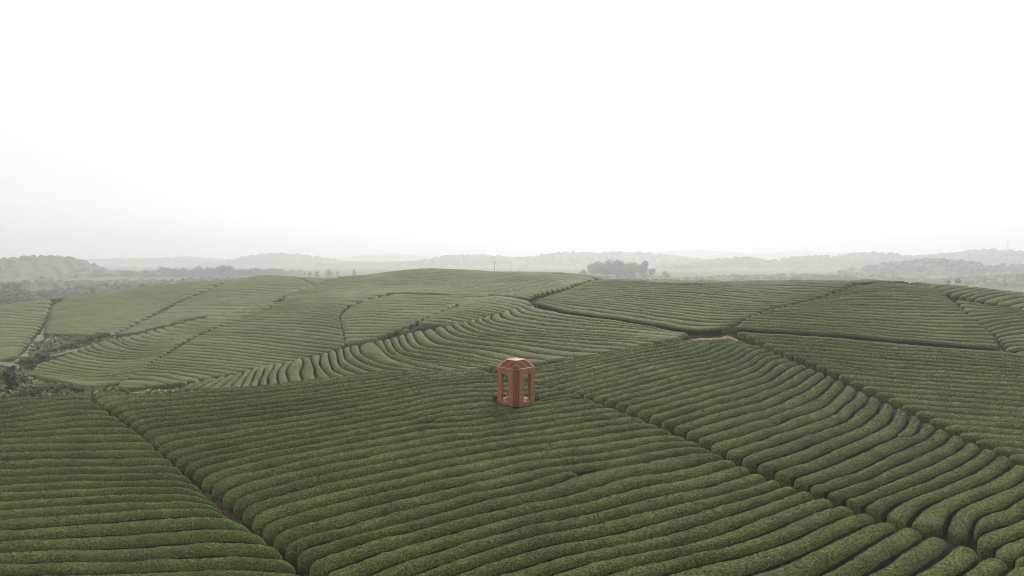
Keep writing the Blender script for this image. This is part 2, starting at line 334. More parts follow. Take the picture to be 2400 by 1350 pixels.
# ------------------------------------------------------------------ tea plots
# each plot: (key, dmin, dmax, [(gap line traced left to right, rows up to the next line), ...]) from near to far
PLOTS = [
('A', 38, 112, [
 ([(-200,1480),(0,1462),(300,1432),(500,1422),(700,1432),(795,1440)],3),
 ([(-200,1365),(0,1348),(300,1340),(433,1335),(567,1333),(705,1343)],4),
 ([(-200,1258),(0,1240),(200,1225),(400,1210),(533,1210),(583,1228)],6),
 ([(-200,1120),(0,1117),(133,1110),(300,1107),(400,1106),(437,1112)],5),
 ([(-200,1035),(0,1025),(100,1021),(233,1015),(300,1013),(328,1018)],6),
 ([(-200,975),(0,958),(80,945),(150,937),(212,935)],2),
 ([(-200,952),(0,932),(100,923),(180,917),(212,915)],0)]),
('B', 38, 116, [
 ([(2200,1640),(2350,1500),(2480,1390),(2500,1372)],2),
 ([(1900,1640),(2100,1500),(2280,1385),(2340,1350),(2376,1320)],4),
 ([(1300,1660),(1550,1520),(1780,1412),(1916,1346),(1980,1310),(2040,1272),(2090,1244),(2112,1231)],2),
 ([(1030,1585),(1200,1490),(1400,1402),(1540,1348),(1640,1322),(1740,1300),(1820,1276),(1880,1252),(1960,1216),(2014,1198)],2),
 ([(930,1500),(1000,1450),(1120,1396),(1280,1347),(1380,1316),(1480,1296),(1560,1282),(1640,1262),(1710,1240),(1760,1220),(1820,1198),(1870,1176),(1918,1163)],3),
 ([(822,1414),(860,1390),(960,1348),(1080,1304),(1160,1278),(1260,1250),(1340,1238),(1460,1208),(1520,1194),(1560,1184),(1640,1168),(1720,1149),(1770,1134),(1804,1121)],3),
 ([(716,1322),(735,1308),(800,1286),(880,1262),(980,1238),(1080,1211),(1160,1192),(1240,1174),(1320,1160),(1380,1144),(1460,1118),(1500,1111),(1560,1103),(1620,1090),(1660,1079),(1705,1074)],1),
 ([(690,1296),(720,1280),(760,1268),(840,1250),(920,1229),(1000,1208),(1080,1184),(1160,1164),(1240,1148),(1300,1132),(1348,1113),(1400,1099),(1480,1086),(1580,1066),(1640,1059),(1690,1067)],1),
 ([(660,1281),(680,1264),(740,1248),(800,1232),(900,1204),(1000,1180),(1080,1159),(1160,1143),(1240,1123),(1300,1108),(1348,1104),(1400,1098),(1480,1085),(1580,1065),(1640,1058),(1688,1066)],5),
 ([(540,1177),(555,1162),(600,1147),(660,1132),(720,1117),(800,1102),(860,1090),(920,1077),(980,1066),(1060,1050),(1120,1041),(1200,1028),(1320,1013),(1380,1004),(1460,993),(1516,988),(1546,999)],4),
 ([(447,1104),(470,1092),(560,1071),(640,1056),(720,1041),(820,1023),(900,1008),(980,993),(1006,989),(1060,989),(1140,979),(1200,969),(1280,959),(1340,950),(1394,943),(1424,952)],1),
 ([(447,1103),(470,1091),(560,1070),(640,1055),(720,1040),(820,1022),(900,1007),(980,992),(1006,986),(1040,978),(1100,971),(1160,966),(1200,959),(1260,949),(1320,938),(1372,933),(1402,944)],2),
 ([(403,1077),(425,1066),(500,1052),(600,1033),(720,1011),(820,992),(920,976),(1000,958),(1060,946),(1140,939),(1200,940),(1260,937),(1300,924),(1346,923)],4),
 ([(330,1015),(345,1004),(420,995),(520,983),(620,970),(720,958),(820,944),(900,930),(1000,909),(1040,902),(1100,898),(1164,895),(1200,895),(1250,896),(1266,902)],4),
 ([(273,970),(285,962),(360,955),(480,946),(600,933),(720,920),(800,909),(880,898),(960,886),(1020,878),(1080,870),(1125,868)],3),
 ([(220,938),(228,928),(300,922),(400,921),(480,916),(600,909),(720,895),(800,885),(880,875),(960,868),(1040,864),(1095,862)],1),
 ([(216,922),(260,911),(330,910),(440,910),(560,905),(640,900),(720,889),(800,878),(880,869),(960,863),(1040,860),(1090,859)],0)]),
('C', 48, 122, [
 ([(2440,1345),(2480,1325),(2540,1290),(2640,1220)],2),
 ([(2370,1313),(2400,1296),(2450,1268),(2560,1190)],2),
 ([(2281,1263),(2300,1246),(2320,1240),(2360,1228),(2400,1210),(2490,1150)],1),
 ([(2272,1259),(2281,1232),(2290,1214),(2310,1202),(2350,1190),(2400,1160),(2460,1120)],1),
 ([(2214,1238),(2230,1202),(2260,1182),(2320,1156),(2380,1132),(2420,1100)],1),
 ([(2122,1226),(2160,1188),(2220,1162),(2280,1140),(2340,1110),(2378,1082)],1),
 ([(2067,1202),(2100,1178),(2150,1158),(2220,1132),(2270,1110),(2316,1084),(2340,1062)],2),
 ([(1970,1170),(2030,1150),(2060,1136),(2130,1108),(2180,1088),(2220,1068),(2248,1052),(2266,1034)],2),
 ([(1886,1138),(1940,1122),(2000,1104),(2080,1065),(2120,1048),(2164,1030),(2180,1018),(2196,1000)],1),
 ([(1850,1122),(1920,1098),(2010,1060),(2060,1038),(2098,1023),(2116,1026),(2138,1020),(2150,1008),(2162,985)],1),
 ([(1848,1121),(1920,1097),(2010,1059),(2060,1037),(2098,1020),(2112,1006),(2126,988),(2132,968)],1),
 ([(1804,1104),(1860,1089),(1920,1066),(1990,1036),(2030,1018),(2066,1000),(2086,984),(2094,968),(2098,953)],2),
 ([(1727,1073),(1780,1052),(1830,1038),(1880,1020),(1920,1008),(1958,994),(1990,978),(2004,962),(2028,946),(2036,926)],2),
 ([(1657,1039),(1690,1030),(1740,1018),(1780,1004),(1826,992),(1850,978),(1900,964),(1934,949),(1950,934),(1970,916),(1982,898)],2),
 ([(1600,1010),(1640,998),(1690,982),(1740,968),(1800,954),(1850,930),(1890,912),(1916,894),(1936,878)],4),
 ([(1485,964),(1520,955),(1560,945),(1630,925),(1700,906),(1740,895),(1780,882),(1800,868),(1818,854),(1856,845)],5),
 ([(1360,925),(1400,914),(1480,894),(1560,873),(1620,862),(1680,848),(1720,832),(1745,816),(1774,809)],5),
 ([(1235,891),(1280,883),(1360,866),(1440,848),(1500,836),(1560,826),(1600,820),(1640,806),(1680,794),(1740,794)],4),
 ([(1120,864),(1180,863),(1250,860),(1320,847),(1400,831),(1440,824),(1500,813),(1560,802),(1600,795),(1640,790),(1690,788),(1716,790)],0)]),
('D', 60, 130, [
 ([(2440,1095),(2480,1098),(2560,1104)],2),
 ([(2354,1057),(2400,1062),(2560,1075)],4),
 ([(2202,991),(2300,998),(2400,1006),(2560,1016)],4),
 ([(2072,927),(2160,936),(2240,940),(2400,952),(2560,962)],4),
 ([(1956,873),(2040,880),(2120,889),(2220,896),(2400,906),(2560,916)],5),
 ([(1832,824),(1880,825),(1960,832),(2060,840),(2200,850),(2400,866),(2560,880)],5),
 ([(1728,777),(1760,779),(1840,784),(1920,788),(2020,797),(2120,806),(2220,815),(2330,823),(2480,842)],0)]),
('E', 110, 175, [
 ([(1722,770),(1800,774),(1900,778),(2000,785),(2060,793),(2120,797),(2220,805),(2300,812),(2338,814)],3),
 ([(1745,752),(1840,757),(1920,763),(2020,769),(2120,777),(2220,784),(2326,787)],7),
 ([(1838,719),(1920,720),(2020,722),(2120,726),(2200,727),(2256,729)],11),
 ([(2010,667),(2030,665),(2060,663),(2120,665),(2160,668),(2190,672)],0)]),
('S', 150, 180, [
 ([(2002,663),(2060,660),(2130,662),(2180,667),(2230,672)],1),
 ([(1978,656),(2060,655),(2130,657),(2200,664),(2260,671)],0)]),
('F', 110, 195, [
 ([(1252,710),(1290,719),(1330,729),(1440,744),(1520,757),(1600,769),(1660,773),(1702,766)],2),
 ([(1262,704),(1300,709),(1360,717),(1440,727),(1520,738),(1600,749),(1680,757),(1730,754)],3),
 ([(1280,696),(1340,700),(1440,709),(1520,718),(1600,727),(1680,735),(1770,738)],5),
 ([(1320,683),(1380,684),(1440,687),(1520,692),(1600,697),(1680,705),(1760,713),(1840,715)],5),
 ([(1360,668),(1440,668),(1540,670),(1640,673),(1760,682),(1860,690),(1938,689)],5),
 ([(1400,656),(1480,658),(1560,662),(1660,663),(1700,662),(1780,661),(1900,660),(2000,664)],1),
 ([(1420,652),(1500,655),(1600,658),(1690,658),(1800,657),(1900,656),(1990,656)],0)]),
('G', 100, 170, [
 ([(2388,840),(2440,838),(2540,840)],1),
 ([(2366,822),(2420,818),(2540,818)],1),
 ([(2360,812),(2400,810),(2540,808)],4),
 ([(2330,784),(2360,776),(2400,771),(2540,762)],4),
 ([(2288,752),(2330,745),(2400,739),(2540,733)],5),
 ([(2242,702),(2280,708),(2330,717),(2400,725),(2540,738)],0)]),
('Q', 120, 175, [
 ([(2172,669),(2200,668),(2240,669)],2),
 ([(2206,682),(2235,676),(2270,673)],2),
 ([(2244,694),(2280,684),(2310,678)],3),
 ([(2300,706),(2340,694),(2390,688)],2),
 ([(2360,717),(2420,702),(2480,698)],3),
 ([(2440,735),(2500,718),(2570,710)],0)]),
('H', 112, 160, [
 ([(440,902),(424,911),(400,920)],3),
 ([(490,890),(470,900),(440,913)],5),
 ([(592,865),(580,880),(568,899),(562,912)],5),
 ([(688,845),(672,866),(676,890),(682,903)],3),
 ([(752,833),(750,853),(764,874),(786,888)],3),
 ([(804,819),(810,840),(836,858),(866,869),(900,876)],2),
 ([(840,811),(848,828),(870,842),(906,855),(960,864),(1000,870)],2),
 ([(880,801),(892,818),(914,833),(960,845),(1010,854),(1060,861),(1100,866)],5),
 ([(968,779),(974,794),(990,810),(1040,818),(1100,827),(1160,840),(1230,852)],3),
 ([(1040,766),(1052,778),(1072,788),(1140,798),(1240,810),(1340,822),(1416,827)],3),
 ([(1098,752),(1100,760),(1130,774),(1180,784),(1280,790),(1390,798),(1480,804),(1508,808)],3),
 ([(1152,740),(1150,748),(1180,758),(1280,772),(1440,784),(1540,792),(1588,794)],2),
 ([(1196,727),(1200,738),(1240,748),(1340,760),(1440,768),(1540,776),(1598,784)],3),
 ([(1240,716),(1260,723),(1300,730),(1360,740),(1440,751),(1520,764),(1590,776),(1610,779)],0)]),
('R', 128, 200, [
 ([(952,772),(925,780),(900,792)],4),
 ([(982,758),(1015,760),(1045,764)],3),
 ([(1012,742),(1060,742),(1102,750)],3),
 ([(1047,728),(1080,728),(1120,733),(1150,738)],3),
 ([(1078,717),(1120,715),(1160,720),(1194,727)],3),
 ([(1075,707),(1150,700),(1200,706),(1236,714)],1),
 ([(1075,702),(1150,694),(1200,696),(1244,707)],0)]),
('I', 136, 262, [
 ([(284,909),(345,914),(412,921)],1),
 ([(278,900),(340,904),(400,911)],1),
 ([(298,887),(360,891),(412,903)],2),
 ([(330,870),(400,875),(470,887)],4),
 ([(368,845),(440,852),(520,858),(588,864)],5),
 ([(424,814),(520,820),(620,832),(700,840)],5),
 ([(475,784),(600,790),(700,800),(802,812)],5),
 ([(550,752),(640,757),(740,762),(798,770)],5),
 ([(602,730),(680,728),(760,732),(793,740)],4),
 ([(636,719),(700,712),(780,712),(813,716)],2),
 ([(657,706),(720,701),(800,699),(870,698)],3),
 ([(700,690),(780,682),(860,681),(925,682)],0)]),
('K', 138, 236, [
 ([(812,803),(840,800),(866,797)],2),
 ([(810,782),(860,782),(910,781)],3),
 ([(804,760),(860,757),(920,760),(962,760)],3),
 ([(802,741),(860,736),(930,740),(1002,742)],3),
 ([(817,723),(880,718),(960,720),(1052,721)],3),
 ([(860,704),(930,701),(1000,702),(1078,706)],3),
 ([(935,688),(1000,691),(1080,692),(1150,690)],0)]),
('T', 160, 330, [
 ([(662,701),(740,696),(820,695),(900,687),(980,685),(1080,691),(1160,691),(1240,699)],4),
 ([(700,680),(780,672),(880,668),(980,668),(1080,674),(1180,680),(1260,688)],6),
 ([(760,660),(840,652),(920,648),(1000,648),(1100,655),(1200,662),(1330,672)],6),
 ([(800,649),(860,641),(930,635),(1000,631),(1080,634),(1160,639),(1260,645),(1380,656)],2),
 ([(820,647),(880,638),(940,632),(1000,629),(1080,632),(1160,636),(1300,638),(1420,647)],0)]),
('J', 132, 262, [
 ([(182,902),(220,903),(272,896)],1),
 ([(70,879),(130,886),(200,892),(288,889)],2),
 ([(80,868),(140,876),(220,884),(312,876)],2),
 ([(92,853),(130,862),(200,873),(260,876),(328,867)],3),
 ([(148,835),(165,842),(220,852),(290,857),(350,848)],2),
 ([(180,820),(195,828),(240,838),(300,842),(372,836)],3),
 ([(228,805),(245,815),(290,825),(340,828),(396,819)],3),
 ([(280,792),(290,800),(330,809),(380,811),(424,801)],3),
 ([(340,780),(360,787),(400,791),(466,781)],3),
 ([(400,765),(430,769),(500,768)],3),
 ([(470,746),(505,750),(550,750)],3),
 ([(560,723),(585,725),(622,723)],3),
 ([(636,707),(646,708),(656,706)],0)]),
('L', 205, 400, [
 ([(104,780),(180,783),(262,784)],4),
 ([(108,760),(180,762),(308,761)],4),
 ([(115,738),(200,740),(300,738),(362,733)],4),
 ([(122,716),(220,722),(320,718),(399,714)],4),
 ([(150,702),(260,703),(360,697),(441,696)],3),
 ([(140,697),(180,693),(280,690),(400,681),(492,676)],4),
 ([(150,690),(215,684),(300,677),(420,664),(547,655)],0)]),
('N', 205, 410, [
 ([(274,782),(315,778),(345,770)],4),
 ([(320,758),(400,750),(470,741)],5),
 ([(406,715),(480,715),(560,716),(600,717)],2),
 ([(432,703),(520,707),(600,708),(640,705)],4),
 ([(474,686),(560,684),(640,689),(690,685)],4),
 ([(506,671),(600,662),(680,664),(750,664)],4),
 ([(551,654),(620,645),(660,645),(720,650),(790,651)],0)]),
('O', 180, 330, [
 ([(-80,846),(-20,842),(38,832)],6),
 ([(-80,800),(0,796),(66,796)],5),
 ([(-80,760),(0,759),(94,764)],4),
 ([(-80,732),(0,729),(108,740)],4),
 ([(-80,722),(0,715),(60,707),(120,702)],0)]),
('P', 160, 260, [
 ([(1425,657),(1440,651),(1460,643)],6),
 ([(1500,659),(1525,649),(1550,643)],6),
 ([(1590,664),(1610,657),(1630,650)],4),
 ([(1660,663),(1670,661),(1685,658)],0)]),
]

PAV_PX = (1209.5, 950.0)
pg = ground_of([PAV_PX[0]], [PAV_PX[1]])[0]
PAV = np.array([pg[0], pg[1] + 2.35])       # pavilion centre: the front corner stands on the traced point
print('pavilion at', PAV, 'surf', surf(np.array([PAV[0]]), np.array([PAV[1]])))

PROF_V = np.array([-1.0, -0.985, -0.93, -0.80, -0.58, -0.30, 0.0, 0.30, 0.58, 0.80, 0.93, 0.985, 1.0])
PROF_Z = np.array([-1.12, -0.72, -0.27, -0.04, 0.09, 0.16, 0.185, 0.16, 0.09, -0.04, -0.27, -0.72, -1.12])
rows = []        # every hedge row: dict(plot, V, nu, nv, D, size)

def herm(G, rn, k, t):
    """cubic through neighbouring gap lines (non uniform in row count)"""
    d = np.concatenate([[0], np.cumsum(rn)]).astype(float)
    P0, P1 = G[k], G[k + 1]; h = d[k + 1] - d[k]
    if h <= 1.01: return P0 * (1 - t) + P1 * t
    def slope(j):
        if j == 0: return (G[1] - G[0]) / (d[1] - d[0])
        if j == len(G) - 1: return (G[-1] - G[-2]) / (d[-1] - d[-2])
        s0 = (G[j] - G[j-1]) / (d[j] - d[j-1]); s1 = (G[j+1] - G[j]) / (d[j+1] - d[j])
        return 0.5 * (s0 + s1)
    own = (P1 - P0) / h
    m0 = 0.5 * slope(k) + 0.5 * own; m1 = 0.5 * slope(k + 1) + 0.5 * own
    return ((2*t**3-3*t**2+1)*P0 + (t**3-2*t**2+t)*h*m0 + (-2*t**3+3*t**2)*P1 + (t**3-t**2)*h*m1)

MU = 90
stats = []
for key, dmin, dmax, guides in PLOTS:
    G = []
    for pts, _n in guides:
        q = spline(pts, 70)
        g = ground_of(q[:, 0], q[:, 1], dmin, dmax)
        D = g[:, 1].copy()
        ker = np.ones(5) / 5
        Dp = np.concatenate([[D[0]] * 2, D, [D[-1]] * 2]); Ds = np.convolve(Dp, ker, 'valid')
        Ds[0], Ds[-1] = D[0], D[-1]
        g = np.stack([g[:, 0] / g[:, 1] * Ds, Ds], 1)
        if True:                       # far plots: hedge ends close up to their paths
            XT = 1.0 if key in 'KIRJ' else (0.6 if D.mean() > 112 else 0.20)
            e0 = g[0] - g[2]; e1 = g[-1] - g[-3]
            g[0] += e0 / (np.linalg.norm(e0) + 1e-9) * XT; g[-1] += e1 / (np.linalg.norm(e1) + 1e-9) * XT
        # plots that run on past the edges of the view keep going
        if key in 'DGQ':
            e1 = g[-1] - g[-6]; g = np.concatenate([g, g[-1] + np.outer(np.linspace(4, 48, 12), e1 / np.linalg.norm(e1))])
        if key in 'AO':
            e0 = g[0] - g[5]; g = np.concatenate([g[0] + np.outer(np.linspace(36, 4, 9), e0 / np.linalg.norm(e0)), g])
        G.append(resample(g, MU))
    rn = [n_ for _p, n_ in guides][:-1]
    ridx = 0
    for k in range(len(G) - 1):
        ws = []
        for r in range(rn[k]):
            a = herm(G, rn, k, r / rn[k]); b = herm(G, rn, k, (r + 1) / rn[k])
            a = a.copy(); b = b.copy()
            c = 0.5 * (a + b)
            L = np.concatenate([[0], np.cumsum(np.linalg.norm(np.diff(c, axis=0), axis=1))])
            Dm = c[:, 1].mean()
            ds = min(max(Dm * 0.0042, 0.24), 1.1)
            nu = int(max(L[-1] / ds, 6))
            s = np.linspace(0, L[-1], nu)
            a = np.stack([np.interp(s, L, a[:, 0]), np.interp(s, L, a[:, 1])], 1)
            b = np.stack([np.interp(s, L, b[:, 0]), np.interp(s, L, b[:, 1])], 1)
            # hand-planted wander of the gaps
            for q_, sd in ((a, ridx), (b, ridx + 1)):
                q3 = np.c_[s * 0.22, np.full(nu, sd * 7.3), np.full(nu, ord(key) * 3.1)]
                wob_ = 0.07 * vnoise(q3, 1.0, 11) + 0.03 * vnoise(q3 * 3.7, 1.0, 12)
                dlt = b - a; q_ += dlt / (np.linalg.norm(dlt, axis=1)[:, None] + 1e-6) * wob_[:, None]
            t = np.gradient(0.5 * (a + b), axis=0); t /= np.linalg.norm(t, axis=1)[:, None] + 1e-9
            dl = b - a
            w = np.abs(dl[:, 0] * t[:, 1] - dl[:, 1] * t[:, 0])
            ws.append(np.median(w))
            ok = w > 0.5
            # runs of sufficient width
            idx = np.nonzero(ok)[0]
            if not len(idx): ridx += 1; continue
            cuts = np.nonzero(np.diff(idx) > 1)[0]
            for run in np.split(idx, cuts + 1):
                if s[run[-1]] - s[run[0]] < 1.6 or len(run) < 6: continue
                rows.append(dict(key=key, r=ridx, a=a[run], b=b[run], s=s[run] - s[run[0]], w=w[run], D=0.5 * (a[run] + b[run])[:, 1].mean()))
            ridx += 1
        stats.append((key, k, rn[k], round(float(np.median(ws)), 2) if ws else None, round(float(0.5 * (G[k] + G[k+1])[:, 1].mean()), 1)))
print('ROWSTATS', stats)

def build_row(R):
    a, b, s, w = R['a'], R['b'], R['s'], R['w']
    nu = len(s); Ltot = s[-1]
    end0 = 0.04; 
    d = np.minimum(s, Ltot - s)
    re = np.minimum(0.62 * np.median(w), 0.3 * Ltot)
    keep = d >= 0.0
    dd = np.clip((d - end0) / re, 0.0, 1.0)
    fac = np.sqrt(np.maximum(1 - (1 - dd) ** 2.2, 0.0)); fac = np.maximum(fac, 0.03)
    # pull the outermost rings in so that the end is a rounded cap, not a spike
    gap = np.minimum(0.165, 0.11 * w) if R['D'] < 112 else np.minimum(0.11, 0.075 * w)
    vs = (1 - 2 * gap / w) * fac
    c = 0.5 * (a + b); h = 0.5 * (b - a)
    X_ = c[:, None, :] + h[:, None, :] * (PROF_V[None, :] * vs[:, None])[..., None]
    flat = X_.reshape(-1, 2)
    z = surf(flat[:, 0], flat[:, 1]).reshape(nu, len(PROF_V))
    hs = np.minimum(1.0, 0.35 + 0.65 * w / 1.1)
    hn = 1 + 0.06 * vnoise(np.c_[s * 0.35, np.full(nu, R['r'] * 3.3), np.full(nu, ord(R['key']))], 1.0, 21)
    top = (PROF_Z[None, :] + 1.12) * (hs * hn * (0.45 + 0.55 * fac))[:, None] - 1.12
    z = z + top
    P = np.c_[flat, z.ravel() + CAMZ]
    # clipped but living surface: bumps along the hedge
    Dm = R['D']
    amp = 0.045 if Dm < 118 else 0.035
    nz = amp * vnoise(P, 1.6, 5) + amp * 0.8 * vnoise(P, 4.5, 6)
    tp = np.clip((PROF_Z + 0.75) / 0.6, 0, 1)
    P[:, 2] += nz * np.tile(tp, nu)
    P[:, :2] += (h / (np.linalg.norm(h, axis=1)[:, None] + 1e-6)).repeat(len(PROF_V), 0) * (0.5 * amp * vnoise(P + 37.0, 2.2, 8))[:, None]
    # hedges stop where the pavilion stands
    dx = np.abs((P[:, 0] - PAV[0]) + (P[:, 1] - PAV[1])) * 0.7071; dy = np.abs((P[:, 0] - PAV[0]) - (P[:, 1] - PAV[1])) * 0.7071
    ins = (np.maximum(dx, dy) < 2.30)
    mx = np.maximum(dx, dy); P[:, 2] -= np.where(ins, 2.0, 0.30 * np.clip((3.1 - mx) / 0.7, 0, 1))
    R['fac'] = fac; R['P'] = P; R['nu'] = nu; R['ins'] = ins
    R['f'] = grid_faces(nu, len(PROF_V))
    # picture extent of the row, in px² of the 2400 px photograph
    px = CX + F * P[:, 0] / P[:, 1]; py = HY - F * (P[:, 2] - CAMZ) / P[:, 1]
    vis = (px > 0) & (px < 2400) & (py > 0) & (py < 1350)
    R['vis'] = vis.mean()
    q = np.stack([px, py], 1).reshape(nu, -1, 2); vg = vis.reshape(nu, -1)[:, 6]
    e = q[:, [3, 9]]                                    # outline of the clipped top as it projects
    quad = np.abs(np.cross(e[1:, 1] - e[:-1, 0], e[1:, 0] - e[:-1, 1])) * 0.5
    R['size'] = float((quad * vg[1:]).sum()) if R['key'] in 'ABCDEFSGQHI' else 0.0
    R['c'] = np.array([c[nu // 2, 0], c[nu // 2, 1], float(soil(c[nu//2:nu//2+1, 0], c[nu//2:nu//2+1, 1])[0])])
    return R

def leaves_on(R, dens):
    """leafy shoots standing out of the clipped surface"""
    P, f = R['P'], R['f']
    q = P[f]                                     # (m,4,3)
    nrm = np.cross(q[:, 2] - q[:, 0], q[:, 3] - q[:, 1]); ar = np.linalg.norm(nrm, axis=1) * 0.5
    nn = nrm / (np.linalg.norm(nrm, axis=1)[:, None] + 1e-9)
    sgn = np.where(nn[:, 2] < -0.05, -1.0, 1.0); nn = nn * sgn[:, None]
    # side faces: make them point away from the row's middle line
    bad = R['ins'][f].any(1)
    D = q[:, 0, 1]
    L = np.maximum(0.085, D * 0.00130)
    ex = ar * dens / (L * L) * ~bad
    vis = np.einsum('ij,ij->i', nn, np.array([[0, 0, CAMZ]]) - q[:, 0]) > -4.0
    ex *= np.where(vis, 1.0, 0.25) * np.clip((nn[:, 2] - 0.50) / 0.30, 0, 1)
    cnt = rng.poisson(ex)
    k = np.repeat(np.arange(len(f)), cnt)
    if not len(k): return np.zeros((0, 3)), np.zeros((0, 4), np.int32)
    m = len(k)
    u = rng.random((m, 1)); v_ = rng.random((m, 1))
    p = (q[k, 0] * (1-u) + q[k, 1] * u) * (1 - v_) + (q[k, 3] * (1-u) + q[k, 2] * u) * v_
    d = nn[k] * 0.45 + rng.normal(0, 0.60, (m, 3)) + np.array([0, 0, 0.20])
    d /= np.linalg.norm(d, axis=1)[:, None]
    side = np.cross(d, rng.normal(0, 1, (m, 3))); side /= np.linalg.norm(side, axis=1)[:, None] + 1e-9
    l = (L[k] * rng.uniform(0.7, 1.35, m))[:, None]
    wd = l * rng.uniform(0.22, 0.34, (m, 1))
    p0 = p - d * l * 0.25
    V = np.stack([p0, p0 + d * l * 0.6 + side * wd, p0 + d * l * 1.05, p0 + d * l * 0.6 - side * wd], 1).reshape(-1, 3)
    return V, np.arange(4 * m, dtype=np.int32).reshape(-1, 4)

for R in rows: build_row(R)
order = sorted(range(len(rows)), key=lambda i: -rows[i]['size'])
INDIV = set(i for i in order[:296] if rows[i]['size'] > 25)
print('rows', len(rows), 'individual', len(INDIV), 'smallest', rows[order[min(291, len(rows)-1)]]['size'], rows[order[min(291, len(rows)-1)]]['key'])

ONES = ['', 'first', 'second', 'third', 'fourth', 'fifth', 'sixth', 'seventh', 'eighth', 'ninth', 'tenth', 'eleventh', 'twelfth', 'thirteenth',
        'fourteenth', 'fifteenth', 'sixteenth', 'seventeenth', 'eighteenth', 'nineteenth']
TENS = {2: ('twentieth', 'twenty'), 3: ('thirtieth', 'thirty'), 4: ('fortieth', 'forty'), 5: ('fiftieth', 'fifty'), 6: ('sixtieth', 'sixty')}
def ordinal(k):
    if k < 20: return ONES[k]
    t, o = divmod(k, 10)
    return TENS[t][0] if o == 0 else TENS[t][1] + '-' + ONES[o]
PH = {
 'A': ('clipped tea hedge, {} from the bottom, left of the straight brown path', 'tea hedges left of the brown path'),
 'B': ('clipped tea hedge, {} from the bottom, in the plot around the red pavilion', 'tea hedges in the pavilion plot'),
 'C': ('curving tea hedge, {} up from the bottom right corner, right of the pavilion plot', 'curving tea hedges right of the pavilion plot'),
 'D': ('straight tea hedge, {} from the bottom, on the right slope under the dirt junction', 'straight tea hedges on the right slope'),
 'E': ('tea hedge, {} up from the dark ledge, between two paths on the right hilltop', 'tea hedges on the right hilltop'),
 'S': ('topmost tea hedge along the crest of the right hilltop, {} one', 'tea hedges on the right hilltop'),
 'F': ('tea hedge, {} above the dirt junction, on the slope left of the right hilltop', 'tea hedges left of the right hilltop'),
 'G': ('tea hedge, {} from below, beyond the path down the right hilltop', 'tea hedges at the right edge'),
 'Q': ('slanting tea hedge, {} from the crest path, on the far right shoulder', 'slanting tea hedges on the right shoulder'),
 'H': ('bending tea hedge, {} from the left, on the knoll behind the pavilion plot', 'bending tea hedges on the knoll'),
 'R': ('short tea hedge, {} from below, on the back side of the bending knoll', 'short tea hedges behind the knoll'),
 'I': ('tea hedge, {} from the valley, right of the pale path up the left hill', 'tea hedges on the middle hill'),
 'K': ('tea hedge, {} from below, in the small plot left of the knoll ridge', 'tea hedges in the small middle plot'),
 'T': ('thin tea hedge, {} from below, on the rounded middle hilltop', 'tea hedges on the middle hilltop'),
 'J': ('curving tea hedge, {} from the valley, left of the pale path up the left hill', 'curving tea hedges on the left hill'),
 'L': ('thin tea hedge, {} from below, on the hazy far left hill', 'tea hedges on the far left hill'),
 'N': ('thin tea hedge, {} from below, behind the diagonal path of the left hill', 'tea hedges behind the diagonal path'),
 'O': ('thin tea hedge, {} from below, left of the pale track at the left edge', 'tea hedges at the left edge'),
 'P': ('slanting tea hedge, {} from the left, in front of the green grove', 'slanting tea hedges by the grove'),
}
M_STEM_SHADE = plain('woody_stems_gap_shade', (0.014, 0.012, 0.008), 0.95)     # bare stems under the clipped foliage, blackened to paint shade into the gaps
def stem_shade_index(R, nleaves):
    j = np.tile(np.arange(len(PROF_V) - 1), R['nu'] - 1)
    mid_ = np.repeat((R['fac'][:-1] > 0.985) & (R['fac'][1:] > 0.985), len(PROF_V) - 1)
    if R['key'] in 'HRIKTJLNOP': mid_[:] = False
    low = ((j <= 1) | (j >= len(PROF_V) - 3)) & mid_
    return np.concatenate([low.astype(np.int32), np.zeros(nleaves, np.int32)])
ODD = {('B', 17): 'tea hedge ending in a rounded tip mid-plot, below and right of the red pavilion',
       ('B', 27): 'tea hedge just below the red pavilion, its pointed left tip wedged between two rows',
       ('C', 13): 'very short stubby tea hedge squeezed between longer curving rows near the right edge',
       ('C', 6): 'curving tea hedge flaring into a broad blunt end near the lower right crossing',
       ('S', 0): 'topmost tea hedge along the skyline of the right hilltop'}
counts = {}
massV, massF, massI, moff = [], [], [], 0
nleaf = 0
for i, R in enumerate(rows):
    dens = 0.80 if R['D'] < 118 else 0.0
    if R['vis'] < 0.02: dens = 0.0
    LV, LF = leaves_on(R, dens) if dens else (np.zeros((0, 3)), np.zeros((0, 4), np.int32))
    nleaf += len(LF)
    key = R['key']
    if R['vis'] > 0.02: counts[key] = counts.get(key, 0) + 1        # place in the plot, counted over all rows in view
    V = np.concatenate([R['P'], LV]); LF = LF + len(R['P'])
    if i in INDIV:
        lab, grp = PH[key]
        o = mesh_np('tea_hedge', V, [R['f'], LF], M_TEA2 if key in 'HRIKTJLNOP' else M_TEA, loc=R['c'], mat2=M_STEM_SHADE, midx=stem_shade_index(R, len(LF)))
        o['label'] = ODD.get((key, R['r'])) or lab.format(ordinal(counts[key])); o['category'] = 'hedge'; o['group'] = grp
    else:
        massI.append(stem_shade_index(R, len(LF))); massV.append(V); massF += [R['f'] + moff, LF + moff]; moff += len(V)
o = mesh_np('tea_hedges', np.concatenate(massV), [np.concatenate(massF)], M_TEA2, mat2=M_STEM_SHADE, midx=np.concatenate(massI))
tag(o, 'hazy mass of thin tea hedge rows covering the far hills', 'hedges', 'tea hedges on the far hills', 'stuff')
print('leaves', nleaf, 'counts', counts, 'script', time.time() - T0)

